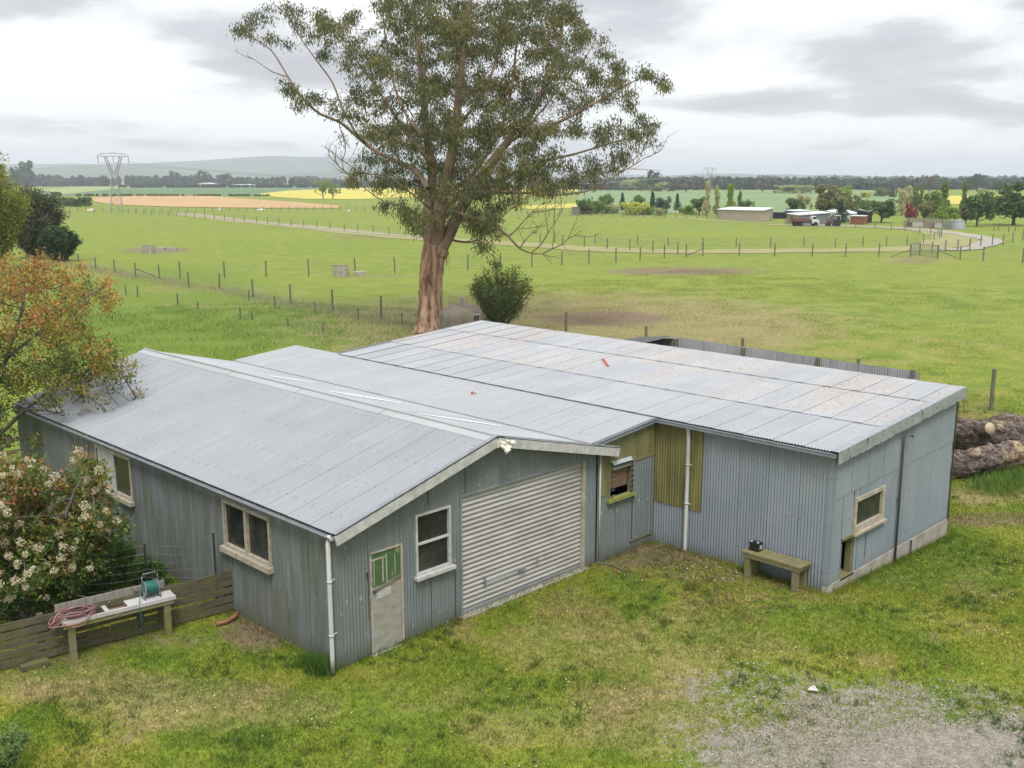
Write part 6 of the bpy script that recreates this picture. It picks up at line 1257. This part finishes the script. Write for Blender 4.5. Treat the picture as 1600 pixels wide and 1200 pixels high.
def fade(p, x0, x1, y1, w, seed):     # the planting thins out gradually away from the yard
    u, v = pix(p); d = np.maximum(np.maximum(x0-u, u-x1), np.maximum(v-y1, 0)); return p[np.random.default_rng(seed).uniform(0, 1, len(p)) > np.clip(d/w, 0, 1)]
p0 = fade(scatter(1500000, -13, 36, -17, 13, 1, (-900, 2500), (0, 2200)), -40, 1640, 1240, 700, 4)
p0 = p0[np.random.default_rng(9).uniform(0, 1, len(p0)) > np.clip((np.hypot(p0[:, 0]-9, p0[:, 1]+3)-16)/9, 0, 1)]
g_ = blob(p0, grav, .3); mdd = blob(p0, mud); r_ = np.random.default_rng(2); keep = r_.uniform(0, 1, len(p0)) > np.clip(g_*.97, 0, .97)*1.0; keep &= r_.uniform(0, 1, len(p0)) > mdd*.7
p0 = p0[keep][:560000]
blades('lawn_grass', 'short rough lawn of green and straw blades around the sheds', p0, .06, .016, 3, .6)
r_ = np.random.default_rng(5); cl_ = fade(scatter(9600, -13, 36, -17, 13, 6, (-900, 2500), (0, 2200)), -40, 1640, 1240, 700, 5); cl_ = cl_[r_.uniform(0, 1, len(cl_)) > np.clip((np.hypot(cl_[:, 0]-9, cl_[:, 1]+3)-15)/10, 0, 1)]; cl_ = cl_[blob(cl_, mud) < .4]; q_ = np.repeat(cl_[:, :], 26, 0)[:, :]; q_ = q_+np.concatenate([r_.normal(size=(len(q_), 2))*.055, np.zeros((len(q_), 1))], 1); q_ = q_[~inshed(q_[:, 0], q_[:, 1])]
nz = np.sin(q_[:, 0]*1.3+1.5*np.sin(q_[:, 1]*.9))+np.sin(q_[:, 1]*1.6+1.2*np.sin(q_[:, 0]*.7)); blades('grass_tufts', 'scattered darker tufts in the lawn', q_[nz > .1], .10, .014, 7, .55, mat=leafmat('tuft_blade', [(0, (.055, .105, .014)), (.6, (.105, .155, .022)), (1, (.18, .19, .04))], .3))
# rank grass against the walls and along the paddock fences
W_ = []
for (a, b2, n, s_) in (((-.12, .0), (-.12, 15), 2600, .10), ((0, -.06), (7.2, -.06), 900, .05), ((7.4, -.10), (9.3, -.12), 350, .06), ((9.28, -.1), (9.28, -4.7), 700, .07), ((9.5, -4.85), (15.8, -4.85), 1600, .08), ((15.9, -4.9), (15.9, 6), 1500, .2)):
    f_ = r_.uniform(0, 1, n); a, b2 = np.array(a), np.array(b2); W_.append(np.concatenate([a+(b2-a)*f_[:, None]+r_.normal(size=(n, 2))*s_, np.zeros((n, 1))], 1))
W_ = np.concatenate(W_); W_ = W_[~inshed(W_[:, 0], W_[:, 1])]
blades('wall_grass', 'longer grass growing along the foot of the walls', W_, .13, .012, 8, .5)
CW = at(500, 1040)[:2]; cc2 = np.array([(-.22, .05), (-.30, .28), (-.25, .5), (-.2, .15)])
q_ = np.concatenate([c_+r_.normal(size=(240, 2))*.09 for c_ in cc2]); blades('corner_weeds', 'dark weeds at the near corner downpipe', np.concatenate([q_, np.zeros((len(q_), 1))], 1), .28, .018, 9, .4, mat=leafmat('corner_weed', [(0, (.07, .14, .02)), (1, (.15, .21, .04))], .3))
DRYG = simple('dry_seed_grass', (.33, .29, .19), (.22, .23, .10), .8, .9); LUSHG = simple('rank_green_grass', (.075, .15, .018), (.13, .20, .03), .35, .85)
def along(pl, n, s_, seed):
    r = np.random.default_rng(seed); P_ = np.array([at(x, y)[:2] for x, y in pl]); sg = np.linalg.norm(np.diff(P_, axis=0), axis=1); cs_ = np.concatenate([[0], np.cumsum(sg)]); t_ = r.uniform(0, cs_[-1], n)
    return np.stack([np.interp(t_, cs_, P_[:, 0])+r.normal(size=n)*s_, np.interp(t_, cs_, P_[:, 1])+r.normal(size=n)*s_, np.zeros(n)], 1)
blades('dry_grass', 'strip of dry seeding grass along the long paddock fence', along(PADF, 16000, .9, 1), .30, .014, 10, .35, mat=DRYG)
px_ = scatter(400000, 0, 75, 8, 110, 11, (-500, 820), (430, 760)); u, v = pix(px_); px_ = px_[(blob(px_, [(420, 545, 420, 68, 1.)], .1) > .3)]
nn_ = r_.uniform(0, 1, len(px_)); nz = np.sin(px_[:, 0]*.9+2*np.sin(px_[:, 1]*.5))*np.sin(px_[:, 1]*.8+1.3*np.sin(px_[:, 0]*.43)); px_ = px_[nz+nn_*1.2 > .35][:90000]
blades('paddock_grass', 'rank green grass of the paddock behind the garage', px_, .20, .022, 12, .55, mat=LUSHG)
px_ = fade(scatter(800000, 14, 75, -22, 45, 13, (700, 2400), (420, 900)), 800, 1640, 860, 600, 8); nz = np.sin(px_[:, 0]*.7+2*np.sin(px_[:, 1]*.6))*np.sin(px_[:, 1]*.5+1.9*np.sin(px_[:, 0]*.33)); px_ = px_[(nz+r_.uniform(0, 1, len(px_))*1.0 > .55)][:85000]
blades('pasture_tufts', 'uneven tufts of the pasture behind the rusty roof', px_, .085, .020, 14, .7)
q_ = along([(1545, 760), (1580, 748), (1680, 735)], 5000, .38, 15); blades('log_grass', 'long grass around the felled logs', q_, .30, .016, 16, .4, mat=LUSHG)
def specks(name, label, n, size, mat, seed, thr, box=(-9, 26, -13, 6), z=.05, cat='flowers'):
    r = np.random.default_rng(seed); p = scatter(n*6, *box, seed, (-20, 1620), (830, 1215)); nz = np.sin(p[:, 0]*.8+seed)*np.sin(p[:, 1]*1.1+seed*.7)+.5*np.sin(p[:, 0]*2.3+p[:, 1]); p = p[(nz > thr) & (blob(p, grav, .3) < .4)][:n]; m = len(p)
    c = np.stack([p[:, 0], p[:, 1], gz(p[:, 0], p[:, 1])+z], 1); a = r.normal(size=(m, 3)); a[:, 2] *= .35; a /= np.linalg.norm(a, axis=1)[:, None]; b2 = np.cross(a, np.array([0, 0, 1.])+r.normal(size=(m, 3))*.25); b2 /= np.linalg.norm(b2, axis=1)[:, None]; s_ = size*r.uniform(.6, 1.4, (m, 1))
    V = np.stack([c-a*s_, c-b2*s_*.8, c+a*s_, c+b2*s_*.8], 1).reshape(-1, 3); return tag(fastmesh(name, V, np.arange(4*m).reshape(m, 4), mat), label, cat, None, 'stuff')
specks('daisies', 'tiny white daisies dotted through the lawn', 1150, .012, simple('daisy_white', (.7, .7, .66), (.6, .6, .55), 3, .8), 3, .35); specks('buttercups', 'tiny yellow flowers dotted in the lawn', 90, .017, simple('buttercup', (.7, .5, .02), (.6, .4, .02), 3, .8), 7, .2)
specks('fallen_leaves', 'brown fallen leaves scattered over the lawn', 420, .032, simple('dead_leaf', (.14, .075, .04), (.09, .05, .028), 3, .9), 11, -.3, cat='leaves'); specks('pale_litter', 'pale bark chips in the corner by the white downpipe', 110, .020, simple('pale_chip', (.5, .46, .38), (.36, .31, .24), 5, .9), 5, -9., (7.9, 9.2, -3.0, -1.0), .03, 'chips')
specks('bark_litter', 'dark dry leaf litter against the walls', 1500, .028, simple('leaf_litter', (.11, .065, .035), (.17, .10, .05), 5, .9), 6, -9., (6.9, 9.35, -4.6, -.15), .02, 'litter')
q_ = scatter(40000, -9, 27, -14, 2, 21); q_ = q_[blob(q_, grav, .3) > .25][:14000]; m = len(q_); r = np.random.default_rng(6)
c = np.stack([q_[:, 0], q_[:, 1], gz(q_[:, 0], q_[:, 1])+.008], 1); off = r.normal(size=(m, 4, 3))*.016; off[:, :, 2] = np.abs(off[:, :, 2])*.6; base4 = np.array([[-.016, -.012, 0], [.016, -.012, 0], [.014, .013, 0], [-.013, .014, 0]]); V = (c[:, None]+base4[None]+off*.6).reshape(-1, 3)
tag(fastmesh('loose_gravel', V, np.arange(4*m).reshape(m, 4), simple('gravel_stone', (.36, .34, .30), (.19, .175, .15), 14, .9)), 'loose grey gravel at the corner of the yard', 'gravel', None, 'stuff')

# ------------------------------------------------------------------ haze
hm = bpy.data.materials.new('haze_air'); hm.use_nodes = True; t = hm.node_tree; t.nodes.clear(); pv = N(t, 'ShaderNodeVolumePrincipled', i_Density=2.0e-4, i_Anisotropy=0.); pv.inputs['Color'].default_value = (.86, .93, 1., 1); ou = N(t, 'ShaderNodeOutputMaterial'); L(t, pv.outputs[0], ou.inputs['Volume'])
mb = MB(); mb.box((6500, 6500, 74), (19400, 19400, 152)); hz_ = mb.build('haze', hm); tag(hz_, kind='stuff')
